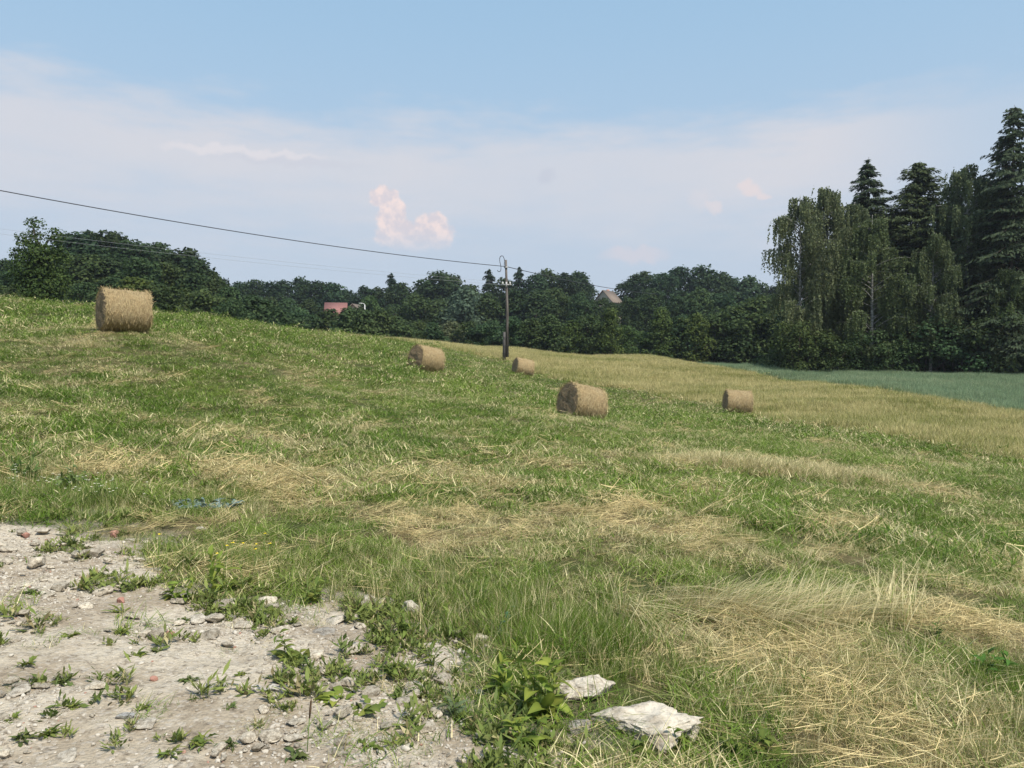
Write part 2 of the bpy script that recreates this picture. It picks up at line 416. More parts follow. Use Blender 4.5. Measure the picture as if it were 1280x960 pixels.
def dryness(x, y):
    ca, sa = math.cos(R(-14)), math.sin(R(-14)); u = x * ca + y * sa; v = -x * sa + y * ca
    r = np.hypot(x, y)
    swath = fbm(u * .07, v * .42, 4, 21); fine = fbm(u * 1.15, v * 1.05, 4, 31); big = fbm(x * .06, y * .06, 2, 41)
    d = .33 + (swath - .5) * .6 + (fine - .5) * 1.8 + (fbm(u * 3.2, v * 2.8, 3, 35) - .5) * 1.1 + (big - .5) * .5 - .13 * sstep(r, 9, 26)
    for bx, by, ra, rc, s in BLOBS:
        q = ((x - bx) * ca + (y - by) * sa) ** 2 / ra ** 2 + (-(x - bx) * sa + (y - by) * ca) ** 2 / rc ** 2
        d = d + s * .42 * np.exp(-q)
    for bx, by, ra, rc, s in GREENS:
        q = (x - bx) ** 2 / ra ** 2 + (y - by) ** 2 / rc ** 2
        d = d - s * .7 * np.exp(-q)
    return np.clip(d, 0, 1)
def track_sd(x, y):
    n = (fbm(x * 1.1, y * 1.1, 5, 51) - .5)
    return sdf(x + n * .1, y, TRACK) + n * 1.9
def masks(x, y):
    dr = dryness(x, y); n = (fbm(x * .25, y * .25, 3, 61) - .5) * 5
    ye = sstep(sdf(x, y, YELLOW) + n * .5, -1.2, 1.0); oa = sstep(sdf(x, y, OATS) + n * .15, -.4, .4)
    return dr, ye * (1 - oa), oa

def build_ground():
    nx, ny = 380, 380
    t = np.linspace(-1, 1, nx); xs = 1500 * np.sinh(7.2 * t) / math.sinh(7.2)
    t = np.linspace(-.75, 1, ny); ys = 6 + 1700 * np.sinh(7.2 * t) / math.sinh(7.2)
    X, Y = np.meshgrid(xs, ys); x, y = X.ravel(), Y.ravel(); z = zfun(x, y)
    dr, ye, oa = masks(x, y); r = np.hypot(x, y)
    tr = sstep(track_sd(x, y), -.55, .05); tr[r > 14] = 0
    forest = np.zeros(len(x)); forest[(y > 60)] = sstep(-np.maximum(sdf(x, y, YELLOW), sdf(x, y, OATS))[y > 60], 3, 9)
    c = np.array([.060, .072, .024])[None] * (1 - dr[:, None]) + np.array([.150, .115, .062])[None] * dr[:, None]
    def lay(c, m, k): return c * (1 - m[:, None]) + np.array(k)[None] * m[:, None]
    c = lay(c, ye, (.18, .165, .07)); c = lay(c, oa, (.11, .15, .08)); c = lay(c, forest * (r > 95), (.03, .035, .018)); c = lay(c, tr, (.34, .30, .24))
    i = np.arange(ny - 1)[:, None] * nx + np.arange(nx - 1)[None]
    q = np.stack([i, i + 1, i + nx + 1, i + nx], -1).reshape(-1, 4)
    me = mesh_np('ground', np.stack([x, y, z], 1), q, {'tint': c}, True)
    m, N, out = new_mat('meadow_soil'); a = attr(N, 'tint').outputs['Color']
    tc = N.node('ShaderNodeTexCoord'); n = N.noise(tc.outputs['Object'], 9, 6, .7); n2 = N.noise(tc.outputs['Object'], 60, 4, .7)
    f = N.math('MULTIPLY', N.math('MULTIPLY_ADD', n, 1.1, .45), N.math('MULTIPLY_ADD', n2, .9, .55))
    hs = N.node('ShaderNodeHueSaturation'); N.l.new(a, hs.inputs['Color']); N.l.new(f, hs.inputs['Value'])
    principled(N, out, hs.outputs[0], .95, .05, bump(N, n2, .8, .02))
    tag(obj('ground', me, m), kind='structure')
build_ground()

def build_track():
    xs = np.arange(-7.5, 1.6, .024); ys = np.arange(1.0, 8.6, .024)
    X, Y = np.meshgrid(xs, ys); x, y = X.ravel(), Y.ravel(); s = track_sd(x, y)
    up = sstep(s, -.30, .12) * .062 - .045
    b = (fbm(x * 4, y * 4, 3, 71) - .5) * .035 + (fbm(x * 17, y * 17, 3, 72) - .5) * .018
    z = zfun(x, y) + up + b * sstep(s, -.2, .2)
    keep = s > -.45
    ny, nx = X.shape; i = np.arange(ny - 1)[:, None] * nx + np.arange(nx - 1)[None]
    q = np.stack([i, i + 1, i + nx + 1, i + nx], -1).reshape(-1, 4); q = q[keep[q].all(1)]
    used = np.unique(q); remap = np.zeros(len(x), int); remap[used] = np.arange(len(used))
    me = mesh_np('gravel_track', np.stack([x, y, z], 1)[used], remap[q], None, True)
    m, N, out = new_mat('gravel_sand'); tc = N.node('ShaderNodeTexCoord'); o = tc.outputs['Object']
    n = N.noise(o, 1.6, 6, .6); n2 = N.noise(o, 22, 7, .75)
    vo = N.node('ShaderNodeTexVoronoi', feature='F1'); vo.inputs['Scale'].default_value = 55; N.l.new(o, vo.inputs['Vector'])
    vc = N.node('ShaderNodeSeparateColor'); N.l.new(vo.outputs['Color'], vc.inputs[0])
    c = N.mix(N.smooth(n, .40, .60), (.335, .275, .20), (.51, .445, .345))
    c = N.mix(N.smooth(n2, .46, .72), c, (.15, .12, .088))
    c = N.mix(N.math('MULTIPLY', N.smooth(vc.outputs[0], .70, .9), .38), c, (.55, .50, .43))
    h = N.math('ADD', N.math('MULTIPLY', vo.outputs['Distance'], -.5), n2)
    principled(N, out, c, .95, .08, bump(N, h, .9, .015))
    tag(obj('gravel_track', me, m), kind='structure')
build_track()

# ------------------------------------------------------------------ scattering (grass, hay, crops, pebbles)
def proto_collection(name, meshes, mat):
    c = bpy.data.collections.new(name)
    for k, me in enumerate(meshes):
        if not me.materials: me.materials.append(mat)
        o = bpy.data.objects.new('%s_%02d' % (name, k), me); c.objects.link(o)
    return c
def scatter(name, label, cat, pts, rot, scl, idx, attrs, coll):
    me = bpy.data.meshes.new(name); n = len(pts)
    me.vertices.add(n); me.vertices.foreach_set('co', np.asarray(pts, np.float32).ravel())
    a = me.attributes.new('rot', 'FLOAT_VECTOR', 'POINT'); a.data.foreach_set('vector', np.asarray(rot, np.float32).ravel())
    a = me.attributes.new('scl', 'FLOAT_VECTOR', 'POINT'); a.data.foreach_set('vector', np.asarray(scl, np.float32).ravel())
    a = me.attributes.new('idx', 'INT', 'POINT'); a.data.foreach_set('value', np.asarray(idx, np.int32))
    for k, v in attrs.items():
        a = me.attributes.new(k, 'FLOAT', 'POINT'); a.data.foreach_set('value', np.asarray(v, np.float32))
    o = obj(name, me); tag(o, label, cat, kind='stuff')
    t = bpy.data.node_groups.new('scatter_' + name, 'GeometryNodeTree')
    t.interface.new_socket('Geometry', in_out='INPUT', socket_type='NodeSocketGeometry')
    t.interface.new_socket('Geometry', in_out='OUTPUT', socket_type='NodeSocketGeometry')
    gi = t.nodes.new('NodeGroupInput'); go = t.nodes.new('NodeGroupOutput')
    ip = t.nodes.new('GeometryNodeInstanceOnPoints'); ci = t.nodes.new('GeometryNodeCollectionInfo')
    ci.inputs['Collection'].default_value = coll; ci.inputs['Separate Children'].default_value = True; ci.inputs['Reset Children'].default_value = True
    def na(nm, ty):
        n_ = t.nodes.new('GeometryNodeInputNamedAttribute'); n_.data_type = ty; n_.inputs['Name'].default_value = nm; return n_.outputs[0]
    t.links.new(gi.outputs[0], ip.inputs['Points']); t.links.new(ci.outputs[0], ip.inputs['Instance'])
    ip.inputs['Pick Instance'].default_value = True
    t.links.new(na('idx', 'INT'), ip.inputs['Instance Index'])
    t.links.new(na('rot', 'FLOAT_VECTOR'), ip.inputs['Rotation']); t.links.new(na('scl', 'FLOAT_VECTOR'), ip.inputs['Scale'])
    t.links.new(ip.outputs[0], go.inputs[0])
    md = o.modifiers.new('scatter', 'NODES'); md.node_group = t
    return o

def blades(seed, n, rad, h0, h1, w, lean=.35, curl=.5, seg=3, flat=False, fan=None):
    """a tuft: n curved tapering blades rooted in a disc; flat = stems lying on the ground"""
    r = np.random.default_rng(seed)
    a = r.uniform(0, 2 * math.pi, n); q = rad * np.sqrt(r.uniform(0, 1, n)); base = np.stack([q * np.cos(a), q * np.sin(a), np.zeros(n) - .01], 1)
    h = r.uniform(h0, h1, n); d = r.uniform(0, 2 * math.pi, n) if fan is None else r.normal(0, fan, n); dv = np.stack([np.cos(d), np.sin(d), np.zeros(n)], 1)
    sv = np.stack([-np.sin(d), np.cos(d), np.zeros(n)], 1)
    if flat:
        le = np.full(n, 1.0); up0 = r.uniform(.0, .14, n); base[:, 2] = r.uniform(.0, .045, n)
    else: le = np.abs(r.normal(0, lean, n)); up0 = None
    cu = r.uniform(0, curl, n); tw = r.normal(0, .6, n)
    V = []; rows = seg + 1
    for k in range(rows):
        t = k / seg
        if flat:
            bend = r.normal(0, .1, n) if k else 0
            p = base + dv * (h * (t - .5))[:, None] + sv * (cu * h * .35 * (t * t))[:, None] + np.array([0, 0, 1.]) * (up0 * h * (t - .1))[:, None]
            ww = w * (1 - .3 * t)
            s2 = sv * .8 + np.array([0, 0, .5])
        else:
            p = base + dv * (h * (le * t + cu * t * t))[:, None] + np.array([0, 0, 1.]) * (h * (t - .35 * cu * t * t))[:, None]
            ww = w * (1 - t) ** .7; s2 = sv * np.cos(tw)[:, None] + dv * np.sin(tw)[:, None]
        if k < seg or flat:
            V.append(p - s2 * ww / 2); V.append(p + s2 * ww / 2)
        else: V.append(p)
    nl = len(V); V = np.stack(V, 1)            # n, nl, 3
    off = np.arange(n)[:, None] * nl; quads = []; tris = []
    for k in range(seg if flat else seg - 1): quads.append(off + np.array([[2 * k, 2 * k + 1, 2 * k + 3, 2 * k + 2]]))
    if not flat: tris.append(off + np.array([[2 * seg - 2, 2 * seg - 1, 2 * seg]]))
    v = np.repeat(r.uniform(0, 1, n), nl)
    return mesh_np('blades', V.reshape(-1, 3), [np.concatenate(quads)] + ([np.concatenate(tris)] if tris else []), {'v': v})

def polar(rho, d0, d1, half=R(44)):
    """points on the ground in front of the camera with rho(d) per square metre, as real positions"""
    d = np.linspace(d0, d1, 400); f = rho(d) * d * 2 * half; cdf = np.concatenate([[0], np.cumsum((f[1:] + f[:-1]) / 2 * np.diff(d))])
    n = int(cdf[-1]); dd = np.interp(rng.uniform(0, cdf[-1], n), cdf, d); a = rng.uniform(-half, half, n)
    return dd * np.sin(a), dd * np.cos(a)
def rand_rot(n, tilt=.15):
    return np.stack([rng.normal(0, tilt, n), rng.normal(0, tilt, n), rng.uniform(0, 2 * math.pi, n)], 1)
def uni(s): return np.stack([s, s, s], 1)

M['turf'] = mat_grass('turf', (.088, .166, .015), (.178, .250, .040), (.40, .33, .15), (.74, .65, .38))
M['hay'] = mat_grass('hay', (.17, .20, .06), (.22, .22, .08), (.37, .275, .115), (.69, .565, .29), .2)
M['herb'] = mat_grass('herb', (.12, .165, .040), (.215, .25, .065), (.28, .23, .11), (.40, .34, .19))
M['oats'] = mat_grass('oats', (.20, .275, .15), (.27, .36, .205), (.33, .37, .21), (.40, .43, .26))
M['ripe'] = mat_grass('ripe', (.21, .235, .055), (.29, .29, .085), (.47, .415, .17), (.60, .525, .265))

ROCKS_PX = []
BIG_ROCKS = [G(745, 874)[:2] + (.13,), G(800, 914)[:2] + (.15,)]
def rock_clear(x, y):
    k = np.ones(len(x), bool)
    for bx, by, r in BIG_ROCKS: k &= np.hypot(x - bx, y - by) > r
    return k
BALES = [  # photo px of the base centre, distance, turn of the axis (deg), label
    (154, 414, 25.0, 41), (531, 461, 39.5, 41), (724, 523, 28.6, 31), (921, 517, 43, -2), (652, 471, 60, 20)]
def grass():
    protoN = proto_collection('near_tuft', [blades(100 + k, 120, .13, .03, .115, .0036, .5, 1.0) for k in range(8)], M['turf'])
    protoM = proto_collection('middle_tuft', [blades(120 + k, 150, .27, .045, .14, .0075, .45, .9, 2) for k in range(6)], M['turf'])
    protoF = proto_collection('distant_tuft', [blades(140 + k, 150, .6, .05, .15, .017, .45, .8, 2) for k in range(5)], M['turf'])
    for nm, co, k, rho, d0, d1 in [('near_turf', protoN, 8, lambda d: 88 * np.clip(4 / d, .35, 1.3), 2.0, 11), ('middle_turf', protoM, 6, lambda d: 22 * np.clip(14 / d, .5, 1.5), 9, 34),
                                   ('distant_turf', protoF, 5, lambda d: 4.2 * np.clip(45 / d, .5, 1.5), 30, 100)]:
        x, y = polar(rho, d0, d1); dr, ye, oa = masks(x, y); ts = track_sd(x, y) if d0 < 10 else np.full(len(x), -9.)
        clump = fbm(x * 3, y * 3, 3, 81)
        keep = (rng.uniform(0, 1, len(x)) > np.clip(sstep(ts, -.35, .75) * (2.0 - 1.9 * fbm(x * 2.2, y * 2.2, 3, 82)), 0, .965)) & (rng.uniform(0, 1, len(x)) < 1.2 - .22 * sstep(dr, .45, 1) + (clump - .5)) & (ye < .6) & (oa < .5) & rock_clear(x, y)
        x, y, dr, clump = x[keep], y[keep], dr[keep], clump[keep]; z = zfun(x, y); n = len(x)
        s = rng.uniform(.7, 1.3, n) * (.35 + 1.35 * sstep(clump, .28, .72)) * (1.2 - .3 * dr) * np.where(ts[keep] > -.15, .6, 1)
        dryv = np.clip(.09 + sstep(dr, .05, .95) * .72 + rng.normal(0, .15, n), .05, .93)
        tone = np.clip(fbm(x * .5, y * .5, 3, 91) * 1.4 - .2 + rng.normal(0, .15, n), 0, 1)
        labels = {'near_turf': 'short mown green and yellow grass close by, around the gravel track', 'middle_turf': 'short mown grass of the meadow around the hay bales',
                  'distant_turf': 'far mown grass of the slope up to the field edge'}
        o = scatter(nm, labels[nm], 'grass', np.stack([x, y, z], 1), rand_rot(n), np.stack([s, s, s * {'near_turf': .58, 'middle_turf': .50, 'distant_turf': .55}[nm]], 1), rng.integers(0, k, n), {'dry': dryv, 'tone': tone}, co)
        print(nm, n)
    # loose cut hay lying on the sward
    hN = proto_collection('near_hay', [blades(200 + k, 90, .22, .04, .22, .0026, flat=True, curl=1.0) for k in range(8)], M['hay'])
    hM = proto_collection('far_hay', [blades(220 + k, 90, .45, .08, .30, .0065, flat=True, curl=.9) for k in range(5)], M['hay'])
    for nm, lab, co, k, rho, d0, d1 in [('loose_hay', 'loose pale cut hay lying on the near grass', hN, 8, lambda d: 62 * np.clip(4.5 / d, .35, 1.2), 2, 11),
                                        ('hay_swaths', 'pale leftover hay streaks across the mown meadow', hM, 5, lambda d: 7 * np.clip(18 / d, .4, 1.8), 9, 70)]:
        x, y = polar(rho, d0, d1); dr, ye, oa = masks(x, y); ts = track_sd(x, y) if d0 < 5 else np.full(len(x), -9.)
        keep = (rng.uniform(0, 1, len(x)) < sstep(dr, .30, 1.05) ** 1.1 * .5 + .08) & (ts < -.12) & (ye < .5) & (oa < .5) & rock_clear(x, y)
        x, y, dr = x[keep], y[keep], dr[keep]; n = len(x); z = zfun(x, y) + rng.uniform(0, .05, n) * dr
        s = rng.uniform(.6, 1.3, n)
        scatter(nm, lab, 'hay', np.stack([x, y, z], 1), rand_rot(n, .22), uni(s), rng.integers(0, k, n),
                {'dry': np.clip(.5 + .5 * dr + rng.normal(0, .2, n), .25, 1), 'tone': rng.uniform(0, 1, n)}, co)
        print(nm, n)
    # taller unmown grass along the track edge and in patches: centre px, radius, count, height, dryness
    tall = proto_collection('tall_tuft', [blades(300 + k, 30, .06, .12, .34, .0048, .22, .55, 4) for k in range(8)], M['turf'])
    T = []
    for px, py, ra, rc, n, hh, dd in [(560, 740, .75, .35, 190, .62, .25), (640, 780, .45, .35, 150, .8, .15), (720, 810, .35, .3, 130, .85, .1), (500, 700, .6, .3, 110, .5, .6), (440, 700, .4, .25, 60, .55, .2),
                                      (300, 700, .7, .35, 110, .6, .1), (240, 690, .6, .3, 60, .45, .15), (330, 640, .6, .4, 90, .55, .2), (60, 625, 1.0, .45, 170, .65, .2), (170, 640, .7, .3, 70, .4, .3),
                                      (20, 580, 1.1, .6, 140, .6, .25), (300, 620, .5, .4, 60, .6, .1), (935, 588, 1.3, .4, 520, 1.15, 1.0), (1045, 598, 1.0, .3, 300, 1.0, 1.0), (880, 574, .7, .35, 150, .8, .95),
                                      (1080, 850, .5, .3, 130, .5, .75), (1000, 890, .35, .25, 70, .55, .35), (1220, 900, .35, .3, 80, .55, .7), (1245, 850, .25, .2, 90, .55, .0), (900, 860, .5, .25, 90, .5, .3), (1180, 950, .4, .2, 70, .5, .7),
                                      (820, 700, .9, .3, 60, .5, .6), (1180, 600, 1.5, .5, 110, .5, .15), (730, 530, 1.2, .4, 130, .75, .85), (790, 535, 1.0, .4, 40, .6, .4), (100, 430, 1.2, .5, 90, .7, .95),
                                      (385, 440, 2.2, .8, 120, .75, .9), (460, 440, 1.2, .5, 40, .7, .8), (410, 492, .8, .4, 40, .6, .8), (15, 600, .6, .4, 60, .7, .3), (1150, 805, .7, .3, 70, .45, .4), (1130, 690, .6, .3, 60, .4, .1)]:
        bx, by = ground_at(px, py); n = int(n * 1.25)
        T.append(np.stack([bx + rng.normal(0, ra * .6, n), by + rng.normal(0, rc * .7, n), np.full(n, hh), np.full(n, dd)], 1))
    x, y = polar(lambda d: 4.5 * np.clip(6 / d, .3, 1.3), 2.4, 24); dd = dryness(x, y); cl_ = fbm(x * .8, y * .8, 3, 85); k = (rng.uniform(0, 1, len(x)) < sstep(cl_, .38, .62)); x, y, dd = x[k], y[k], dd[k]
    T.append(np.stack([x, y, rng.uniform(.22, .46, len(x)), np.clip(dd * .6 + rng.uniform(-.1, .75, len(x)), 0, 1)], 1))
    T = np.concatenate(T); k = rock_clear(T[:, 0], T[:, 1]) & (track_sd(T[:, 0], T[:, 1]) < .22); T = T[k]; n = len(T)
    s = T[:, 2] * rng.uniform(.4, 1.1, n); far = np.clip(T[:, 1] / 9, 1, 2.2)
    scatter('tall_grass', 'taller uncut grass tufts along the track edge and in pale patches', 'grass', np.stack([T[:, 0], T[:, 1], zfun(T[:, 0], T[:, 1])], 1), rand_rot(n, .14),
            np.stack([s * far, s * far, s], 1), rng.integers(0, 8, n), {'dry': np.clip(T[:, 3] * .9 + .12 + rng.normal(0, .18, n), 0, 1), 'tone': rng.uniform(.1, 1, n)}, tall)
    # long flattened stalks swirled together right of centre
    lay = proto_collection('flattened_stalk', [blades(330 + k, 16, .12, .18, .36, .0055, .6, 2.4, 6, fan=.35) for k in range(6)], M['turf'])
    bx, by = ground_at(940, 765); n = 170
    ox = rng.normal(0, .45, n); oy = rng.normal(0, .17, n) - ox * .05
    rot = np.stack([rng.normal(0, .1, n), rng.normal(.1, .15, n), rng.normal(-.25, .35, n) + ox * .9], 1)
    scatter('flattened_grass', 'long pale stalks of flattened grass swirled together', 'grass', np.stack([bx + ox, by + oy, zfun(bx + ox, by + oy) + .005], 1), rot, uni(rng.uniform(.7, 1.3, n)),
            rng.integers(0, 6, n), {'dry': np.clip(rng.normal(.82, .16, n), 0, 1), 'tone': rng.uniform(.3, 1, n)}, lay)
    # crops
    crop = proto_collection('crop_tuft', [blades(400 + k, 50, .30, .35, .62, .022, .16, .4, 2) for k in range(5)], M['oats'])
    ripe = proto_collection('ripe_tuft', [blades(420 + k, 50, .30, .18, .46, .020, .25, .6, 2) for k in range(5)], M['ripe'])
    for nm, lab, poly, co, dens in [('oat_crop', 'blue green standing oat crop below the birches', OATS, crop, 16), ('ripe_crop', 'yellow ripening grass strip along the crest of the field', YELLOW, ripe, 13)]:
        p = np.array(poly); lo, hi = p.min(0), p.max(0); n = int((hi - lo).prod() * dens)
        x = rng.uniform(lo[0], hi[0], n); y = rng.uniform(lo[1], hi[1], n); m = masks(x, y)[2 if nm == 'oat_crop' else 1]
        k = (m > rng.uniform(.15, .85, n)) & (np.abs(np.arctan2(x, y)) < R(44)); x, y = x[k], y[k]; n = len(x)
        if nm == 'ripe_crop': dry = np.clip(fbm(x * .2, y * .5, 3, 95) * 1.5 - .05 + rng.normal(0, .15, n), 0, 1)
        else: dry = np.clip(fbm(x * .2, y * .4, 3, 96) * .9 - .3, 0, 1)
        s = rng.uniform(.75, 1.2, n) * (.75 + .5 * fbm(x * .6, y * .6, 2, 97))
        scatter(nm, lab, 'crop', np.stack([x, y, zfun(x, y)], 1), rand_rot(n, .08), uni(s), rng.integers(0, 5, n), {'dry': dry, 'tone': np.clip(fbm(x * .3, y * .3, 3, 98) * 1.6 - .3, 0, 1)}, co)
        print(nm, n)
grass()

# ------------------------------------------------------------------ stones
def ico(sub=2):
    t = (1 + 5 ** .5) / 2
    V = [(-1, t, 0), (1, t, 0), (-1, -t, 0), (1, -t, 0), (0, -1, t), (0, 1, t), (0, -1, -t), (0, 1, -t), (t, 0, -1), (t, 0, 1), (-t, 0, -1), (-t, 0, 1)]
    Fc = [(0, 11, 5), (0, 5, 1), (0, 1, 7), (0, 7, 10), (0, 10, 11), (1, 5, 9), (5, 11, 4), (11, 10, 2), (10, 7, 6), (7, 1, 8), (3, 9, 4), (3, 4, 2), (3, 2, 6), (3, 6, 8), (3, 8, 9), (4, 9, 5), (2, 4, 11), (6, 2, 10), (8, 6, 7), (9, 8, 1)]
    V = [np.array(v) / np.linalg.norm(v) for v in V]
    for _ in range(sub):
        cache = {}; nf = []
        def mid(a, b):
            k = (min(a, b), max(a, b))
            if k not in cache: m = V[a] + V[b]; V.append(m / np.linalg.norm(m)); cache[k] = len(V) - 1
            return cache[k]
        for a, b, c in Fc:
            ab, bc, ca = mid(a, b), mid(b, c), mid(c, a); nf += [(a, ab, ca), (b, bc, ab), (c, ca, bc), (ab, bc, ca)]
        Fc = nf
    return np.array(V), np.array(Fc)
def rock_mesh(seed, sub=2, flat=.6, cuts=9, rough=.08, strata=0.):
    """an angular stone: a ball cut by random planes, then roughened"""
    r = np.random.default_rng(seed); V, Fc = ico(sub)
    for _ in range(cuts):
        nrm = r.normal(0, 1, 3); nrm /= np.linalg.norm(nrm); d = r.uniform(.45, .85)
        s = V @ nrm; V = V - np.maximum(s - d, 0)[:, None] * nrm
    k = fbm(V[:, 0] * 2.5 + seed, V[:, 1] * 2.5 + V[:, 2] * 1.7, 3, seed) - .5
    if strata:
        nz = fbm(V[:, 0] * 1.6 + seed, V[:, 1] * 1.6, 3, seed + 5); ph = V[:, 2] * 5.5 + nz * 3.0; st = (ph - np.floor(ph)); V = V * np.stack([1 - strata * (1 - sstep(st, .0, .35)), 1 - strata * (1 - sstep(st, .0, .35)), np.ones(len(V))], 1)
        V = V * (1 + (fbm(V[:, 0] * 9 + V[:, 2] * 5, V[:, 1] * 9 - V[:, 2] * 6, 3, seed + 8) - .5) * .16)[:, None]
    V = V * (1 + k * rough * 4)[:, None] * np.array([1, r.uniform(.6, .95), flat])
    return mesh_np('stone', V, Fc, {'v': np.full(len(V), .5)}, False)
peb = proto_collection('pebble', [rock_mesh(500 + k, 1, .6, 6) for k in range(8)], M['pebble'])
def pebbles():
    n = 105000; x = rng.uniform(-7.5, 1.6, n); y = rng.uniform(1.2, 8.4, n); s = track_sd(x, y)
    patch = fbm(x * 1.3, y * 1.3, 3, 111)
    k = (rng.uniform(0, 1, n) < sstep(s, -.25, .2) * (.10 + 1.1 * sstep(patch, .4, .65))) ; x, y = x[k], y[k]; n = len(x)
    r = .0035 + .016 * rng.beta(1.1, 4, n) + (rng.uniform(0, 1, n) > .96) * .008
    z = zfun(x, y) + .017 + (fbm(x * 4, y * 4, 3, 71) - .5) * .035 + (fbm(x * 17, y * 17, 3, 72) - .5) * .018 + r * .25
    scatter('gravel', 'small pale pebbles strewn over the gravel track', 'gravel', np.stack([x, y, z], 1), rand_rot(n, .4), uni(r), rng.integers(0, 8, n), {'dry': rng.uniform(0, 1, n) ** .8}, peb)
    print('pebbles', n)
pebbles()

def leaf_arrays(c, d, nrm, L, W_, v):
    s = np.cross(d, nrm); s /= np.linalg.norm(s, axis=1)[:, None] + 1e-9
    L = np.broadcast_to(L, (len(c),))[:, None]; W_ = np.broadcast_to(W_, (len(c),))[:, None]
    V = np.stack([c - d * L / 2, c + s * W_ / 2, c + d * L / 2, c - s * W_ / 2], 1)
    return V.reshape(-1, 3), np.repeat(v, 4)
def unit(v): return v / (np.linalg.norm(v, axis=-1, keepdims=True) + 1e-9)
def small_plant(seed, n=14, size=.06):
    r = np.random.default_rng(seed); C, D, Nn, L, Vv = [], [], [], [], []
    for k in range(n):
        a = r.uniform(0, 6.28); e = r.uniform(.1, 1.1); d = np.array([math.cos(a) * math.cos(e), math.sin(a) * math.cos(e), math.sin(e)]); l = size * r.uniform(.35, 1)
        st = np.array([r.normal(0, size * .3), r.normal(0, size * .3), abs(r.normal(0, size * .3))]); C.append(st + d * l / 2); D.append(d); L.append(l); Vv.append(r.uniform(0, 1))
        Nn.append(np.array([-d[0] * .6, -d[1] * .6, 1]) + r.normal(0, .3, 3))
    C, D, Nn, L = map(np.array, (C, D, Nn, L)); V, v = leaf_arrays(C, D, Nn, L, L * r.uniform(.18, .38), np.array(Vv))
    return mesh_np('small_plant', V, np.arange(len(V)).reshape(-1, 4), {'v': v})
def verge():
    co = proto_collection('small_plant', [small_plant(520 + k, 30, [.07, .05, .045, .06, .04, .05, .08, .045][k]) for k in range(8)], M['herb'])
    n = 30000; x = rng.uniform(-7.5, 2.2, n); y = rng.uniform(1.4, 8.6, n); s = track_sd(x, y); cl = fbm(x * 2.6, y * 2.6, 3, 131)
    k = (s > -.7) & (rng.uniform(0, 1, n) < (sstep(s, -.7, -.1) * (1 - sstep(s, .1, .95)) * .8 + .13) * sstep(cl, .44, .62)) & rock_clear(x, y); x, y, s = x[k], y[k], s[k]; n = len(x)
    z = zfun(x, y) + np.where(s > -.3, sstep(s, -.30, .12) * .062 - .05, 0)
    scatter('verge_weeds', 'low small leaved weeds creeping along the track verge', 'weeds', np.stack([x, y, z], 1), rand_rot(n, .2), uni(rng.uniform(.5, 1.4, n)), rng.integers(0, 8, n),
            {'dry': np.clip(rng.normal(.12, .12, n), 0, 1), 'tone': rng.uniform(0, 1, n)}, co); print('verge', n)
def track_z(x, y):
    s = float(track_sd(np.array([x]), np.array([y]))[0])
    return z1(x, y) + (float(sstep(np.array([s]), -.30, .12)[0]) * .062 - .045 if s > -.3 else 0)
verge()
rock_var = [rock_mesh(600 + k, 3, .55, 10) for k in range(8)]
rock_var += [rock_mesh(640, 5, .55, 14, .12, .05), rock_mesh(655, 5, .55, 12, .16, .045)]
for m_ in rock_var: m_.materials.append(M['stone'])
def stone(px, py, w, label, flat=1., tone=(1, 1, 1), var=None, rz=None, group=None, sink=.18, yr=1.):
    x, y = ground_at(px, py); o = obj('stone', rock_var[var if var is not None else random.randrange(8)])
    r = w / F * y / 2
    o.location = (x, y, max(track_z(x, y), z1(x, y) - .01) + r * .5 * flat - r * sink); o.scale = (r, r * yr, r * flat)
    o.rotation_euler = (random.uniform(-.15, .15), random.uniform(-.15, .15), random.uniform(0, 6) if rz is None else rz)
    o.color = tuple(tone) + (1,); tag(o, label, 'stone', group); return o
W = (1.15, 1.12, 1.06)
stone(742, 870, 92, 'upper of the two big pale rocks in the grass, dark on one side', .85, W, 8, .3, None, .16, .8)
stone(803, 908, 185, 'largest flat white limestone rock in the grass beside green weeds', .46, W, 9, .15, None, .20, .72)
stone(722, 912, 42, 'grey lump touching the side of the largest flat white rock', .9, (.8, .8, .8), 3)
stone(862, 918, 40, 'small white block at the grassy end of the largest flat rock', .8, W, 4)
stone(514, 770, 26, 'upright rounded pale boulder where long grass meets the gravel', 1.5, W, 5, None, None, -.1)
stone(515, 873, 46, 'long flat white stone below the green weeds at the track edge', .55, W, 6, -.3)
stone(560, 864, 34, 'pale stone half hidden among weeds next to the long flat white stone', .6, W, 7)
stone(598, 866, 20, 'small blue grey round stone beside the bright green weed clump', .8, (.75, .8, .9), 0)
stone(440, 818, 30, 'chunky white stone on the gravel under the tall grass edge', .9, W, 1)
stone(405, 795, 34, 'dark grey flat stone on the gravel near the leafy weed', .5, (.7, .7, .7), 2)
stone(158, 902, 26, 'blue grey stone on the open gravel above a larger flat slab', .6, (.85, .9, .98), 3)
stone(184, 910, 34, 'pale flat stone next to the blue grey one on open gravel', .5, W, 4)
stone(85, 952, 40, 'pale slab at the very bottom edge of the gravel track', .5, W, 5)
stone(25, 868, 38, 'large flat pale stone at the frame edge on the gravel', .5, W, 6)
stone(247, 778, 34, 'flat pale stone under the tall bright weeds', .5, W, 7)
stone(288, 778, 20, 'small dark stone under the tall bright weeds', .7, (.6, .6, .58), 0)
stone(322, 776, 26, 'white stone between the tall weeds and the leafy clump', .6, W, 1)
stone(420, 780, 30, 'grey white stone at the foot of the tall grass', .6, W, 2)
stone(462, 750, 30, 'pale stone half buried in dry grass above the gravel', .5, W, 3)
stone(12, 522, 14, 'white stone on the upper verge among tall green stems', .7, W, 4)
stone(26, 524, 18, 'larger white stone of the pair on the upper verge', .6, W, 5)
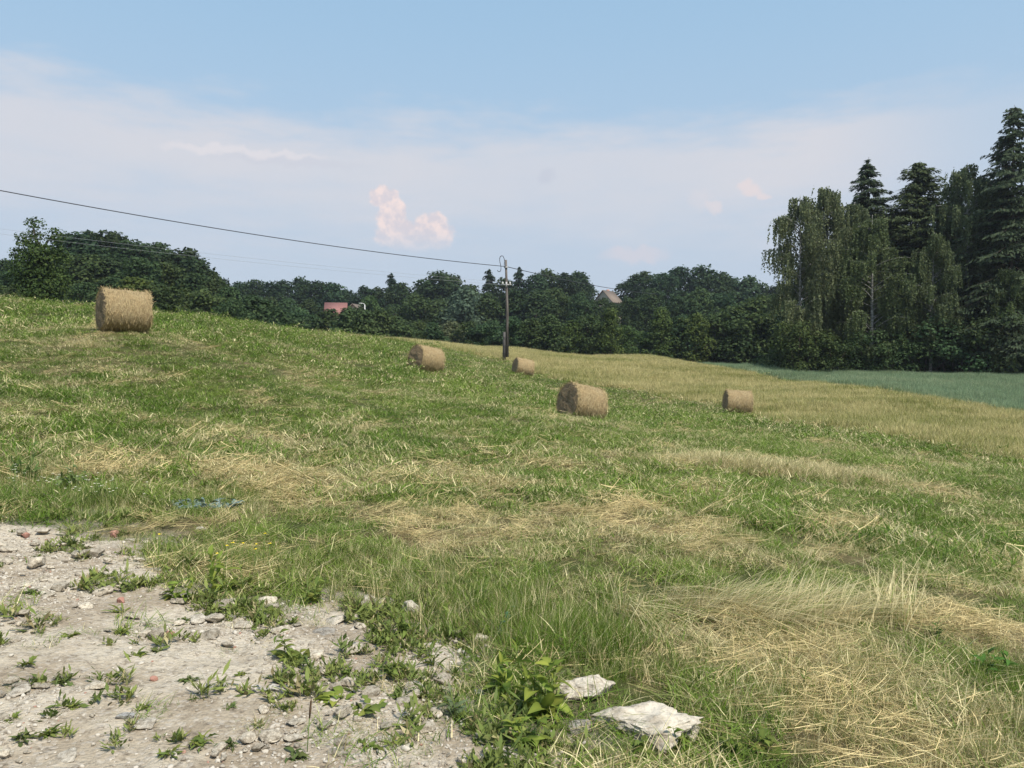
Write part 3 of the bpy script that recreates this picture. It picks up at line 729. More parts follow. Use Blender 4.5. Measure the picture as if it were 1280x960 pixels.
stone(40, 628, 16, 'white stone among white flowering plants at the verge', .7, W, 6)
stone(250, 662, 16, 'white stone in the grass above the yellow flowers', .6, W, 7)
stone(195, 712, 26, 'bluish white rubble piece among weeds at the track verge', .5, (1.15, 1.2, 1.25), 0)
stone(165, 675, 20, 'pale stone beside the orange brick piece', .6, W, 1)
stone(630, 950, 46, 'pale stone at the bottom edge below the bright green weeds', .5, W, 2)
stone(500, 955, 34, 'flat stone at the bottom edge of the sandy gravel', .4, W, 3)
for k, dx in enumerate([0, 9, 20, 31, 41, 50, 60, 66]):
    stone(302 + dx, 867 + [1, -2, 0, 3, -1, 2, -1, 3][k], [15, 13, 16, 12, 17, 12, 14, 11][k], 'white rubble chunk, %s along the short row on the gravel' % ['first', 'second', 'third', 'fourth', 'fifth', 'sixth', 'seventh', 'eighth'][k], 1.0, (1.4, 1.4, 1.42), k, None, 'row of white rubble chunks on the gravel')
for px, py, w, lab in [(143, 671, 17, 'orange brick fragment where the verge meets the gravel'), (152, 757, 15, 'reddish brick fragment on the open gravel beside a green tuft'),
                       (213, 797, 13, 'brick fragment lying between weeds on the gravel'), (32, 674, 12, 'small red brick chip on the upper gravel near the frame edge'), (192, 855, 12, 'small red brick chip beside dark weed in mid gravel')]:
    x, y = ground_at(px, py); o = obj('brick_fragment', rock_mesh(700 + px, 2, .7, 12, .03), M['brick']); r = w / F * y / 2
    o.location = (x, y, track_z(x, y) + r * .3); o.scale = (r, r, r); o.rotation_euler = (.2, .1, random.uniform(0, 6)); tag(o, lab, 'brick')
k = 0
srng = random.Random(5)
while k < 190:
    px, py = srng.uniform(-20, 680), srng.uniform(650, 962); x, y = ground_at(px, py)
    s = float(track_sd(np.array([x]), np.array([y]))[0])
    if s < -.05 or float(fbm(np.array([x * 1.3]), np.array([y * 1.3]), 3, 111)[0]) < srng.uniform(.35, .6): continue
    g = srng.uniform(.75, 1.45); wpx = srng.choice([8, 9, 10, 11, 12, 14, 16, 20, 24, 30])
    size = 'tiny' if wpx < 11 else 'small' if wpx < 17 else 'fist sized'; tone_ = 'pale' if g > 1.05 else 'greyish'
    zone = 'at the upper end of the gravel track' if py < 730 else 'on the gravel at the foot of the weedy verge' if py < 830 and px > 180 else 'in the open middle of the gravel track' if py < 870 else 'on the near gravel by the seed stalk' if px > 280 else 'in the near corner of the gravel track'
    o = stone(px, py, wpx, '%s %s stone lying loose %s' % (size, tone_, zone), srng.uniform(.6, 1.0), (g, g * .96, g * .88), None, None, 'small loose stones on the gravel track', .08)
    k += 1

# ------------------------------------------------------------------ weeds in front
def leaf_blade(L=1., Wd=.28, lobes=0, fold=.25, droop=.35, n=7):
    """one broad leaf along +X, folded along its midrib, tip drooping"""
    t = np.linspace(0, 1, n); w = Wd * (np.sin(np.clip(t * 1.02, 0, 1) * math.pi) ** .75) * (1.15 - .35 * t) + .012
    if lobes: w = w * (1 + .38 * np.cos(t * math.pi * 2 * lobes))
    z = .55 * t - droop * t * t * 1.4
    mid = np.stack([L * t, 0 * t, L * z], 1); a = np.stack([L * t - .03, L * w / 1, L * (z + fold * w)], 1); b = a * np.array([1, -1, 1])
    V = np.concatenate([mid, a, b]); i = np.arange(n - 1)
    q = np.concatenate([np.stack([i, i + 1, n + i + 1, n + i], 1), np.stack([i + 1, i, 2 * n + i, 2 * n + i + 1], 1)])
    return mesh_np('leaf', V, q, {'v': np.concatenate([np.full(n, .75), np.full(2 * n, .5)])}, True)
LEAFV = [leaf_blade(1, .13, 0, .3, .3), leaf_blade(1, .17, 0, .35, .5), leaf_blade(1, .15, 3, .2, .45), leaf_blade(1, .24, 0, .2, .5), leaf_blade(1, .06, 0, .4, .35)]
for m_ in LEAFV: m_.materials.append(M['leaf'])
wr = random.Random(11)
def weed(px, py, size, n, kinds, color, label, erect=.5, stem=True, group=None):
    """a plant with its own leaf objects; size in metres"""
    x, y = ground_at(px, py); root = empty('weed_plant', (x, y, max(track_z(x, y), z1(x, y) - .01)), wr.uniform(0, 6)); tag(root, label, 'weed', group)
    tops = []
    if stem:
        for q in range(max(2, n // 5)):
            mb = MB()
            a = wr.uniform(0, 6.28); l = size * wr.uniform(.35, .95) * (erect + .2); k = size * .34 * math.sqrt(wr.random()); dx, dy = math.cos(a) * k, math.sin(a) * k
            p = [(dx * .6, dy * .6, -.01), (dx * .8, dy * .8, l * .55), (dx * 1.3, dy * 1.3, l)]; mb.tube(p, [.0035, .0025, .001], 5); tops.append(p)
            obj('stem', mb.mesh('stem'), M['stem_green'], root)
    for q in range(int(n * (1.9 if stem else 1.3))):
        o = obj('leaf', LEAFV[wr.choice(kinds)], None, root); s = size * wr.uniform(.28, .62) * (1 if stem else 1.15)
        if tops and wr.random() < .8:
            p = wr.choice(tops); f = wr.random(); b = [p[0][i] + (p[2][i] - p[0][i]) * f for i in range(3)]; s *= 1.05 - .45 * f
        else: b = [wr.gauss(0, size * .16), wr.gauss(0, size * .16), 0]
        o.location = b; o.rotation_euler = (wr.gauss(0, .35), -wr.uniform(-.25, .9) * erect * 1.2, wr.uniform(0, 6.28)); o.scale = (s, s * wr.uniform(.7, 1.2), s)
        g = wr.uniform(.7, 1.25); w_ = wr.uniform(.9, 1.2); o.color = (color[0] * g * w_, color[1] * g, color[2] * g, 1)
    return root
BR, MD, DK, GY = (.175, .24, .045), (.14, .19, .045), (.10, .14, .045), (.13, .17, .085)
weed(668, 895, .30, 30, [0, 1, 2], BR, 'largest bright green leafy weed clump next to the big white rocks', .95)
weed(625, 868, .24, 18, [0, 1], BR, 'bright green upright weed just behind the largest clump', 1.0)
weed(655, 940, .20, 18, [2, 3, 1], BR, 'light green leafy weed at the bottom edge below the largest clump', .7)
weed(425, 882, .17, 12, [1, 3, 2], BR, 'bright green low weed with broad leaves on bare gravel beside stalk', .5, False)
weed(455, 895, .18, 12, [1, 2], MD, 'mid green spreading weed at the track edge below the white stones', .45, False)
weed(500, 800, .20, 18, [0, 1], MD, 'upright dock like weed growing in front of the rounded boulder', .9)
weed(490, 850, .17, 14, [0, 2], MD, 'leafy weed above the long flat white stone', .7)
weed(535, 835, .18, 14, [0, 4], MD, 'narrow leaved weed between the gravel and the tall grass', .9)
weed(575, 900, .17, 14, [0, 1, 4], GY, 'greyish green weed between the white stone and the largest clump', .8)
weed(435, 850, .12, 10, [0, 1], MD, 'small green weed on gravel above the broad leaved low weed', .6)
weed(628, 800, .20, 16, [4, 2], (.10, .17, .10), 'bluish green thistle like plant standing in the tall grass', 1.0)
weed(365, 830, .20, 22, [2, 3, 1], MD, 'rounded leafy weed clump on the gravel under the tall grass edge', .6)
weed(390, 845, .15, 14, [2, 4], DK, 'darker leafy weed at the foot of the rounded clump', .5)
weed(270, 745, .26, 18, [0, 1], BR, 'tall bright green weed with long upright leaves at the verge', 1.2)
weed(225, 755, .20, 18, [1, 3], BR, 'broad bright green weed left of the tall upright one', .7)
weed(305, 740, .22, 16, [0, 4, 2], MD, 'green weed under the yellow flowers', .9)
weed(385, 755, .20, 16, [0, 1], MD, 'green weed at the corner where verge grass meets stones', .8)
weed(340, 770, .16, 12, [2, 3], MD, 'low green weed between stones at the verge foot', .5, False)
weed(150, 770, .13, 12, [2, 4], MD, 'small yellow green weed on gravel below the verge', .6, False)
weed(790, 940, .16, 16, [3, 2], MD, 'broad leaved weed in front of the largest flat rock', .5)
weed(850, 935, .17, 16, [3, 1], BR, 'bright broad leaved weed at the lower end of the flat rock', .5)
weed(910, 945, .16, 18, [3, 2], MD, 'low leafy weed at the bottom edge beyond the flat rock', .45)
weed(965, 945, .18, 18, [3, 2], MD, 'leafy green weed at the bottom edge beside brown thatch', .5)
weed(740, 900, .13, 12, [2, 4], DK, 'dark weed growing in the gap between the two big rocks', .6)
weed(800, 908, .12, 8, [3, 1], MD, 'small weed with round leaves sprouting over the flat white rock', .8)
weed(1245, 850, .22, 26, [2, 1, 4], (.07, .155, .03), 'dark green leafy clump in the dry grass at the frame edge', .7)
weed(1165, 800, .16, 12, [4, 0], (.08, .15, .035), 'narrow dark green tuft standing in the pale hay', .9)
weed(1000, 870, .15, 10, [4, 0], MD, 'slim green tuft among dry stems', 1.0)
weed(370, 952, .11, 12, [1, 2], DK, 'dark green weed around the foot of the brown seed stalk', .5, False)
weed(455, 938, .11, 10, [1, 2], MD, 'small dark weed on smooth sand at the bottom of the track', .4, False)
weed(90, 615, .34, 26, [0, 2, 4], (.14, .20, .07), 'pale flowering bushy plant at the upper verge beside the track', 1.0)
weed(30, 600, .34, 24, [0, 4, 2], (.13, .20, .06), 'tall leafy plant at the frame edge on the upper verge', 1.1)
weed(130, 625, .26, 20, [0, 4], MD, 'green bushy plant next to the pale flowering one', .9)
for k, (px, py, s) in enumerate([(40, 745, .13), (45, 748, .1), (88, 800, .12), (78, 858, .12), (35, 835, .11), (170, 825, .12), (235, 858, .13), (140, 850, .08), (60, 925, .13), (30, 930, .12), (90, 890, .09), (250, 935, .13), (285, 938, .11),
                                 (210, 950, .10), (110, 700, .13), (80, 690, .11), (45, 700, .10), (150, 795, .12), (195, 820, .11), (255, 800, .1), (130, 725, .1), (285, 890, .08), (180, 890, .08), (15, 905, .09), (100, 645, .14), (60, 655, .11),
                                 (330, 795, .1), (215, 725, .12), (175, 735, .13), (300, 850, .09), (230, 780, .1)]):
    weed(px, py, s * .72, 24, [0, 2, 4], MD if k % 3 else DK, ('small green' if k % 3 else 'small dark green') + ' weed tuft growing ' + ('at the upper end of the gravel' if py < 740 else 'in the open middle of the gravel' if py < 870 else 'in the near corner of the gravel'), .55, False, 'small weed tufts scattered on the gravel track')

def flowers():
    for px, py, n, mat, s, lab, cat in [(300, 690, 9, 'petal_yellow', .012, 'small yellow wildflowers on thin stems in the verge grass', 'flower'), (85, 600, 60, 'petal_white', .012, 'small white blossoms on the pale bushy plant at the verge', 'flower')]:
        bx, by = ground_at(px, py + 30); z = z1(bx, by); mb = MB(); st = MB()
        for k in range(n):
            x = wr.gauss(0, .16 if n < 20 else .38); y = wr.gauss(0, .1); h = wr.uniform(.12, .3); zz = z1(bx + x, by + y) - z
            st.tube([(x, y, zz), (x + .01, y, zz + h * .6), (x + .02, y, zz + h)], .0018, 4)
            for q in range(5):
                a = q * 1.2566 + wr.random(); c = np.array([x + .02, y, zz + h]); d = np.array([math.cos(a), math.sin(a), .35]) * s * 1.3; e = np.array([-math.sin(a), math.cos(a), 0]) * s * .5
                mb.add([c, c + d * .6 + e, c + d, c + d * .6 - e], [(0, 1, 2, 3)])
        root = empty('wildflower_clump', (bx, by, z)); tag(root, lab, cat)
        obj('stem', st.mesh('stem'), M['stem_green'], root)['kind'] = 'stuff'; obj('blossom', mb.mesh('blossom'), M[mat], root)['kind'] = 'stuff'
    x, y, z = G(383, 950); root = empty('seed_stalk', (x, y, z)); tag(root, 'thin brown plantain seed stalk standing alone on the gravel', 'stalk')
    mb = MB(); mb.tube([(0, 0, -.01), (.008, 0, .1), (.016, 0, .2)], .0022, 5); obj('stem', mb.mesh('stem'), M['stem_green'], root)
    mb = MB(); mb.tube([(.014, 0, .17), (.017, 0, .2), (.02, 0, .235), (.022, 0, .25)], [.003, .0048, .004, .001], 7); obj('seed_head', mb.mesh('seed_head'), M['seed_brown'], root)
    # crumpled blue-green net in the grass
    x, y, z = G(252, 634); n = 46; t = np.linspace(-1, 1, n); X, Y = np.meshgrid(t, t); u, v = X.ravel(), Y.ravel()
    h = fbm(u * 5 + 3, v * 5, 4, 121) * .16 - .045; V = np.stack([u * .34 + (fbm(u * 3, v * 3, 2, 122) - .5) * .3, v * .2 + (fbm(u * 3, v * 3, 2, 123) - .5) * .2, h], 1)
    i = np.arange(n - 1)[:, None] * n + np.arange(n - 1)[None]; q = np.stack([i, i + 1, i + n + 1, i + n], -1).reshape(-1, 4)
    cc = V[q].mean(1); k = (fbm(cc[:, 0] * 24, cc[:, 1] * 24, 2, 124) < .46) & (np.hypot(u[q[:, 0]], v[q[:, 0]]) < .95)
    o = obj('crumpled_net', mesh_np('crumpled_net', V, q[k]), M['net'], None, (x, y, z)); tag(o, 'torn blue green netting crumpled in the grass by the verge', 'netting')
flowers()

# ------------------------------------------------------------------ hay bales
def mat_bale(name, c1, c2, c3, ring):
    m, N, out = new_mat(name); tc = N.node('ShaderNodeTexCoord'); o = tc.outputs['Object']
    sp = N.node('ShaderNodeSeparateXYZ'); N.l.new(o, sp.inputs[0])
    rad = N.math('SQRT', N.math('ADD', N.math('POWER', sp.outputs[1], 2.), N.math('POWER', sp.outputs[2], 2.)))
    ang = N.math('ARCTAN2', sp.outputs[1], sp.outputs[2])
    cb = N.node('ShaderNodeCombineXYZ')
    if ring:   # spiral layers on the end face
        N.l.new(N.math('MULTIPLY', rad, 26.), cb.inputs[0]); N.l.new(N.math('MULTIPLY', ang, 2.2), cb.inputs[1])
    else:      # stems wound round the roll
        N.l.new(N.math('MULTIPLY', sp.outputs[0], 34.), cb.inputs[0]); N.l.new(N.math('MULTIPLY', ang, 5.), cb.inputs[1])
    n = N.noise(cb.outputs[0], 1.0, 6, .7); n2 = N.noise(o, 3.0, 5, .6); n3 = N.noise(o, 45, 3, .7)
    c = N.mix(N.smooth(n, .35, .68), c1, c2); c = N.mix(N.math('MULTIPLY', N.smooth(n2, .42, .62), .8), c, c3)
    c = N.mix(N.math('MULTIPLY', N.smooth(n3, .5, .75), .4), c, tuple(k * .45 for k in c1))
    principled(N, out, c, .85, .15, bump(N, N.math('ADD', n, n3), .9, .05)); return m
M['bale_side'] = mat_bale('bale_side', (.27, .195, .105), (.53, .42, .235), (.37, .27, .14), False)
M['bale_end'] = mat_bale('bale_end', (.19, .13, .075), (.44, .325, .19), (.30, .215, .13), True)
M['bale_straw'] = plain('bale_straw', (.42, .32, .17), .8, .2, .35, 30)
BR_, BL = .70, 1.36      # radius, length of a bale
def bale_meshes(seed):
    r = np.random.default_rng(seed); nu, nv = 72, 26
    a = np.arange(nu) * 2 * math.pi / nu; xs = np.linspace(-1, 1, nv)
    A, X = np.meshgrid(a, xs); edge = np.clip((np.abs(X) - .86) / .14, 0, 1)
    rr = BR_ * (1 - .10 * edge ** 2.2 + (fbm(A * 3.0 + seed, X * 5, 4, seed) - .5) * .075 + .012 * np.cos(3 * A + seed))
    sag = np.where(np.cos(A) < 0, 1 - .07 * np.cos(A) ** 2, 1)       # cos(A) is the vertical
    V = np.stack([X * BL / 2 + (fbm(A * 4, X * 3, 3, seed + 3) - .5) * .05 * edge, rr * np.sin(A) * 1.015, rr * np.cos(A) * sag], -1).reshape(-1, 3)
    i = np.arange(nv - 1)[:, None] * nu; j = np.arange(nu)[None]; q = np.stack([i + j, i + (j + 1) % nu, i + nu + (j + 1) % nu, i + nu + j], -1).reshape(-1, 4)
    side = mesh_np('roll', V, q, None, True); ends = []
    for s in (-1, 1):
        k0 = 0 if s < 0 else (nv - 1) * nu; rim = V[k0:k0 + nu]; R_ = 12; vs = []
        for t in np.linspace(1, 0.02, R_):
            p = rim * np.array([1, t, t]); bul = (1 - t ** 2) * .03 - .035 * math.exp(-((t - .1) / .18) ** 2) + (fbm(a * 3, np.full(nu, t * 14), 3, seed + 9) - .5) * .045
            p[:, 0] = rim[:, 0] * t + (s * BL / 2) * (1 - t) + s * bul * (t < 1); vs.append(p)
        ve = np.concatenate(vs); i2 = np.arange(R_ - 1)[:, None] * nu; qq = np.stack([i2 + j, i2 + nu + j, i2 + nu + (j + 1) % nu, i2 + (j + 1) % nu], -1).reshape(-1, 4)
        ends.append(mesh_np('end_face', ve, qq, None, True))
    # straw ends sticking out
    n = 3800; ang = r.uniform(0, 2 * math.pi, n); x = r.uniform(-1, 1, n); x = np.where(r.uniform(0, 1, n) < .3, np.sign(x) * r.uniform(.9, 1, n), x) * BL / 2
    c = np.stack([x, np.sin(ang) * BR_ * 1.0, np.cos(ang) * BR_ * np.where(np.cos(ang) < 0, .95, 1)], 1)
    nrm = np.stack([0 * ang, np.sin(ang), np.cos(ang)], 1); tg = np.stack([0 * ang, np.cos(ang), -np.sin(ang)], 1)
    d = tg * r.choice([-1, 1], n)[:, None] + r.normal(0, .55, (n, 3)) + nrm * r.uniform(-.05, .30, n)[:, None]; d /= np.linalg.norm(d, axis=1)[:, None]
    L = r.uniform(.06, .2, n)[:, None]; w = np.cross(d, nrm) * .0055
    Vs = np.stack([c - w, c + w, c + d * L + w * .6, c + d * L - w * .6], 1).reshape(-1, 3)
    straw = mesh_np('loose_straw', Vs, np.arange(4 * n).reshape(-1, 4), None)
    return side, ends, straw
def bales():
    var = [bale_meshes(31), bale_meshes(47)]
    labs = ['big round hay bale high on the slope in front of the wooded hill', 'round hay bale between the wooded hill and utility pole, dark end showing',
            'nearest round hay bale in the meadow, tilted downhill in pale stubble', 'round hay bale at the edge of the yellow strip below the oat crop', 'small far round hay bale standing beside the utility pole']
    for k, (px, py, d, deg) in enumerate(BALES):
        x, y, _ = P(px, py, d); side, ends, straw = var[k % 2]
        ax = R(deg) - math.atan2(x, y) * 0
        ca, sa = math.cos(ax), math.sin(ax)
        zl, zr, zc = z1(x - ca * .6, y - sa * .6), z1(x + ca * .6, y + sa * .6), z1(x, y)
        root = empty('hay_bale', (x, y, zc)); root.rotation_euler = (0, -math.atan2(zr - zl, 1.2), ax); tag(root, labs[k], 'hay bale', 'round hay bales on the meadow')
        h = BR_ * .90
        for nm, me, mt in [('roll', side, 'bale_side'), ('end_face', ends[0], 'bale_end'), ('end_face', ends[1], 'bale_end'), ('loose_straw', straw, 'bale_straw')]:
            o = obj(nm, me, M[mt], root, (0, 0, h))
            if nm == 'loose_straw': o['kind'] = 'stuff'
        print('bale', k, round(zc, 2), 'want', round(P(px, py, d)[2], 2))
bales()

# ------------------------------------------------------------------ utility pole, wires, fence posts
def pole():
    x, y, _ = P(634, 451, 72); zb = z1(x, y); root = empty('utility_pole', (x, y, zb)); tag(root, 'tall wooden utility pole with insulator bracket and looped cable at its top', 'utility pole')
    ztop = P(632, 325, 72)[2] - zb
    mb = MB(); mb.tube([(0, 0, .35), (0, 0, ztop * .5), (-.12, 0, ztop)], [.145, .13, .10], 12); obj('pole', mb.mesh('pole', True), M['pole_wood'], root)
    mb = MB(); mb.tube([(-.3, 0, -.3), (-.28, 0, 1.6), (-.26, 0, 2.7)], [.15, .14, .12], 8); obj('support_stub', mb.mesh('support_stub', True), M['stub'], root)
    mb = MB()
    for zz in (.7, 1.4, 2.2): mb.tube([(math.cos(a) * .33 - .14, math.sin(a) * .2, zz) for a in np.linspace(0, 2 * math.pi, 17)], .022, 5, False)
    obj('binding_wire', mb.mesh('binding_wire'), M['cable'], root)
    zi = P(633, 356, 72)[2] - zb; mb = MB(); mb.box((-.08, -.16, zi), (.95, .07, .09)); mb.box((-.08, -.17, zi), (.16, .1, .5)); o = obj('crossarm', mb.mesh('crossarm'), M['steel'], root)
    for dx in (-.42, .26):
        mb = MB(); mb.tube([(dx, -.16, zi + .03), (dx, -.16, zi + .1), (dx, -.16, zi + .16), (dx, -.16, zi + .22), (dx, -.16, zi + .27)], [.05, .09, .06, .085, .03], 10); obj('insulator', mb.mesh('insulator', True), M['porcelain'], root)
    mb = MB(); mb.box((-.12, -.13, ztop - .7), (.34, .1, .12)); obj('clamp', mb.mesh('clamp'), M['steel'], root)
    p = np.array([(0, 0), (-.22, .25), (-.2, 1.1), (-.45, 1.65), (-.85, 1.6), (-1.0, 1.1), (-.78, .1), (-.88, -.45), (-1.25, -.5), (-1.35, -.3)]); t = np.linspace(0, len(p) - 1, 60); i = np.clip(t.astype(int), 0, len(p) - 2); f = t - i
    def cr(a, b, c, d, s): return .5 * ((2 * b) + (-a + c) * s + (2 * a - 5 * b + 4 * c - d) * s * s + (-a + 3 * b - 3 * c + d) * s ** 3)
    pts = [cr(p[max(k - 1, 0)], p[k], p[k + 1], p[min(k + 2, len(p) - 1)], s) for k, s in zip(i, f)]
    mb = MB(); mb.tube([(q[0] * .55 - .15, -.14, ztop - .75 + q[1] * .66) for q in pts], .032, 6); obj('cable_loop', mb.mesh('cable_loop', True), M['cable'], root)
    top = np.array([x - .13, y - .14, zb + ztop - .62]); br = np.array([x - .42, y - .16, zb + zi + .24])
    def wire(name, a, b, sag, r, mat, label):
        a, b = np.array(a), np.array(b); t = np.linspace(0, 1, 70)[:, None]; q = a + (b - a) * t; q[:, 2] -= (4 * sag * t * (1 - t))[:, 0]
        mb = MB(); mb.tube(q, r, 5); o = obj(name, mb.mesh(name, True), M[mat]); tag(o, label, 'cable')
    A = np.array(P(0, 238, 45)) + (0, 0, 1.03); wire('overhead_cable', top, A + (A - top) * .6, 1.1, .030, 'cable', 'thick dark overhead cable rising from the pole top over the hay bales')
    B = np.array(P(0, 286, 60)) + (0, 0, .49); wire('thin_wire', br, B + (B - br) * .5, .55, .008, 'thin_wire', 'upper of two thin pale wires running to the insulator bracket')
    wire('thin_wire', br + (0, 0, -.26), B + (B - br) * .5 + (0, 0, -.45), .55, .008, 'thin_wire', 'lower of two thin pale wires running to the insulator bracket')
    C = np.array(P(790, 362, 112)); wire('overhead_cable', top + (.1, .2, 0), C + (C - top) * .35, .35, .035, 'cable', 'dark overhead cable from pole down towards the far grey roofed house')
pole()
for k, (px, d) in enumerate([(79, 53), (95, 53.5), (111, 54), (242, 57), (252, 57.5), (269, 58), (281, 58.5), (300, 59)]):
    x, y, _ = pdir(px, 450); x *= d; y = d; mb = MB(); h = .75
    mb.tube([(0, 0, -.5), (.01, 0, h * .6), (.02, .01, h), (.02, .01, h + .03)], [.055, .05, .05, .02], 8)
    o = obj('fence_post', mb.mesh('fence_post', True), M['post_wood'], None, (x, y, z1(x, y))); o.rotation_euler = (random.uniform(-.05, .05), random.uniform(-.08, .08), 0)
    w_ = ['first', 'second', 'third', 'fourth', 'fifth', 'sixth', 'seventh', 'eighth'][k]
    tag(o, 'weathered wooden fence post on the grassy crest, %s from the frame edge' % w_, 'fence post', 'fence posts along the crest')

# ------------------------------------------------------------------ houses far behind
def house(px, ytop, d, w, dep, h, rh, rz, wall, roof, label, chim=True):
    x, y, z = P(px, ytop, d); zb = z - h - rh; root = empty('house', (x, y, zb), rz); tag(root, label, 'house')
    mb = MB(); mb.box((0, 0, h / 2 - 1.5), (w, dep, h + 3)); mb.add([(-w / 2, -dep / 2, h), (-w / 2, dep / 2, h), (-w / 2, 0, h + rh - .1), (w / 2, -dep / 2, h), (w / 2, dep / 2, h), (w / 2, 0, h + rh - .1)], [(0, 1, 2), (5, 4, 3)])
    obj('wall', mb.mesh('wall'), M[wall], root)
    mb = MB(); o_ = .45; t = .14
    for s in (-1, 1):
        e = s * (dep / 2 + o_); ze = h - o_ * rh / (dep / 2)
        V = [(-w / 2 - o_, 0, h + rh), (w / 2 + o_, 0, h + rh), (w / 2 + o_, e, ze), (-w / 2 - o_, e, ze)]; V += [(a, b, c + t) for a, b, c in V]
        mb.add(V, [(0, 1, 2, 3), (4, 7, 6, 5), (0, 4, 5, 1), (1, 5, 6, 2), (2, 6, 7, 3), (3, 7, 4, 0)])
    ro = obj('roof', mb.mesh('roof'), M[roof], root)
    if chim: mb = MB(); mb.box((w * .22, dep * .12, h + rh * .9), (.6, .6, 1.6)); obj('chimney', mb.mesh('chimney'), M['brick'], ro)
    for wx in (-w * .3, 0, w * .3):
        mb = MB(); mb.box((wx, -dep / 2 - .03, h - 1.3), (1.25, .1, 1.45)); wi = obj('window', mb.mesh('window'), M['plaster_white'], root)
        mb = MB(); mb.box((wx, -dep / 2 - .075, h - 1.3), (1.0, .03, 1.2)); obj('pane', mb.mesh('pane'), M['pane'], wi)
house(420, 379, 165, 3.9, 6.0, 4.5, 2.6, R(10), 'plaster_white', 'roof_red', 'white house with red roof half hidden in the far trees', False)
house(446, 381, 172, 3.6, 4.2, 4.0, 1.8, R(75), 'plaster', 'roof_brown', 'small cream gabled building beside the red roofed house', False)
house(760, 364, 200, 4.4, 5.4, 3.5, 2.8, R(50), 'plaster', 'roof_brown', 'house with grey brown roof showing in the dip of the treeline')
x, y, z = P(456, 379, 160); root = empty('lamp_post', (x, y, z - 8)); tag(root, 'slim white lamp post among the far trees near the red roof', 'lamp post')
mb = MB(); mb.tube([(0, 0, 0), (0, 0, 5), (0, 0, 7.7)], [.14, .12, .1], 8); obj('post', mb.mesh('post'), M['porcelain'], root)
mb = MB(); mb.tube([(0, 0, 7.6), (-.2, 0, 7.9), (-.7, 0, 8.0)], .07, 6); mb.box((-.85, 0, 7.98), (.7, .3, .14)); obj('lamp_head', mb.mesh('lamp_head'), M['porcelain'], root)

# ------------------------------------------------------------------ trees
def crown_from(cl, r, leaf, per, updown=.35):
    """cl: clumps (x,y,z,radius); leaves sit mostly on the outside of each clump"""
    C, D, Nn, Vv, S = [], [], [], [], []
    for x, y, z, q in cl:
        n = max(12, int(per * q * q)); u = unit(r.normal(0, 1, (n, 3))); u[:, 2] = np.where(u[:, 2] < -.6, -u[:, 2], u[:, 2])
        rad = q * np.clip(r.normal(.84, .2, n), .15, 1.22)
        p = np.array([x, y, z]) + u * rad[:, None] * np.array([1, 1, .86])
        nn = unit(u + r.normal(0, .5, (n, 3)) + np.array([0, 0, updown])); d = unit(np.cross(nn, r.normal(0, 1, (n, 3))) + np.array([0, 0, -.25]))
        C.append(p); D.append(d); Nn.append(nn); Vv.append(np.clip(r.normal(.5, .16, n) + r.normal(0, .12), 0, 1)); S.append(r.uniform(.7, 1.35, n))
    C, D, Nn, Vv, S = map(np.concatenate, (C, D, Nn, Vv, S))
    V, v = leaf_arrays(C, D, Nn, leaf * S, leaf * .72 * S, Vv)
    return V, v
def quads(V): return np.arange(len(V)).reshape(-1, 4)
def broadleaf(seed, H=10., Rr=3.6, low=.08, ncl=34, leaf=.36, per=85, shape=1.0):
    """height 10 tree: crown of uneven leaf clumps over a forked trunk"""
    r = np.random.default_rng(seed); cl = []
    lean = r.normal(0, .25, 2); lob = r.uniform(0, 6.28, 3); am = r.uniform(.1, .28, 3)
    for k in range(ncl):
        t = (k + r.uniform(0, 1)) / ncl; a = r.uniform(0, 6.28)
        prof = (math.sin(math.pi * min(1, (t * .80 + .16))) ** .55) if shape == 1 else (1 - t) ** .75 * .95 + .08
        prof *= 1 + am[0] * math.sin(a + lob[0]) + am[1] * math.sin(2 * a + lob[1])
        rr = max(0, Rr * prof - .6) * math.sqrt(r.uniform(.05, 1)); q = r.uniform(.8, 1.6) * (1.0 - .25 * t)
        z = low * H + (H - low * H - q * .75) * t
        cl.append((rr * math.cos(a) + lean[0] * t, rr * math.sin(a) + lean[1] * t, z, q))
    cl.append((lean[0], lean[1], H - .9, 1.0)); cl += [(lean[0] * t, lean[1] * t, H * t, 1.7 if shape == 1 else 1.5 - t) for t in (.2, .35, .5, .65, .8)]
    V, v = crown_from(cl, r, leaf, per)
    crown = mesh_np('crown', V, quads(V), {'v': v})
    mb = MB(); mb.tube([(0, 0, -.6), (lean[0] * .2, lean[1] * .2, H * .3), (lean[0] * .7, lean[1] * .7, H * .6), (lean[0], lean[1], H * .9)], [.26, .2, .12, .03], 8)
    for k in r.choice(len(cl), 14, replace=False):
        x, y, z, q = cl[k]; z0 = max(H * .12, z - 1.2 - math.hypot(x, y) * .5); mb.tube([(lean[0] * z0 / H, lean[1] * z0 / H, z0), (x * .5, y * .5, (z0 + z) / 2 - .1), (x, y, z)], [.09, .06, .02], 5)
    return crown, mb.mesh('trunk', True)
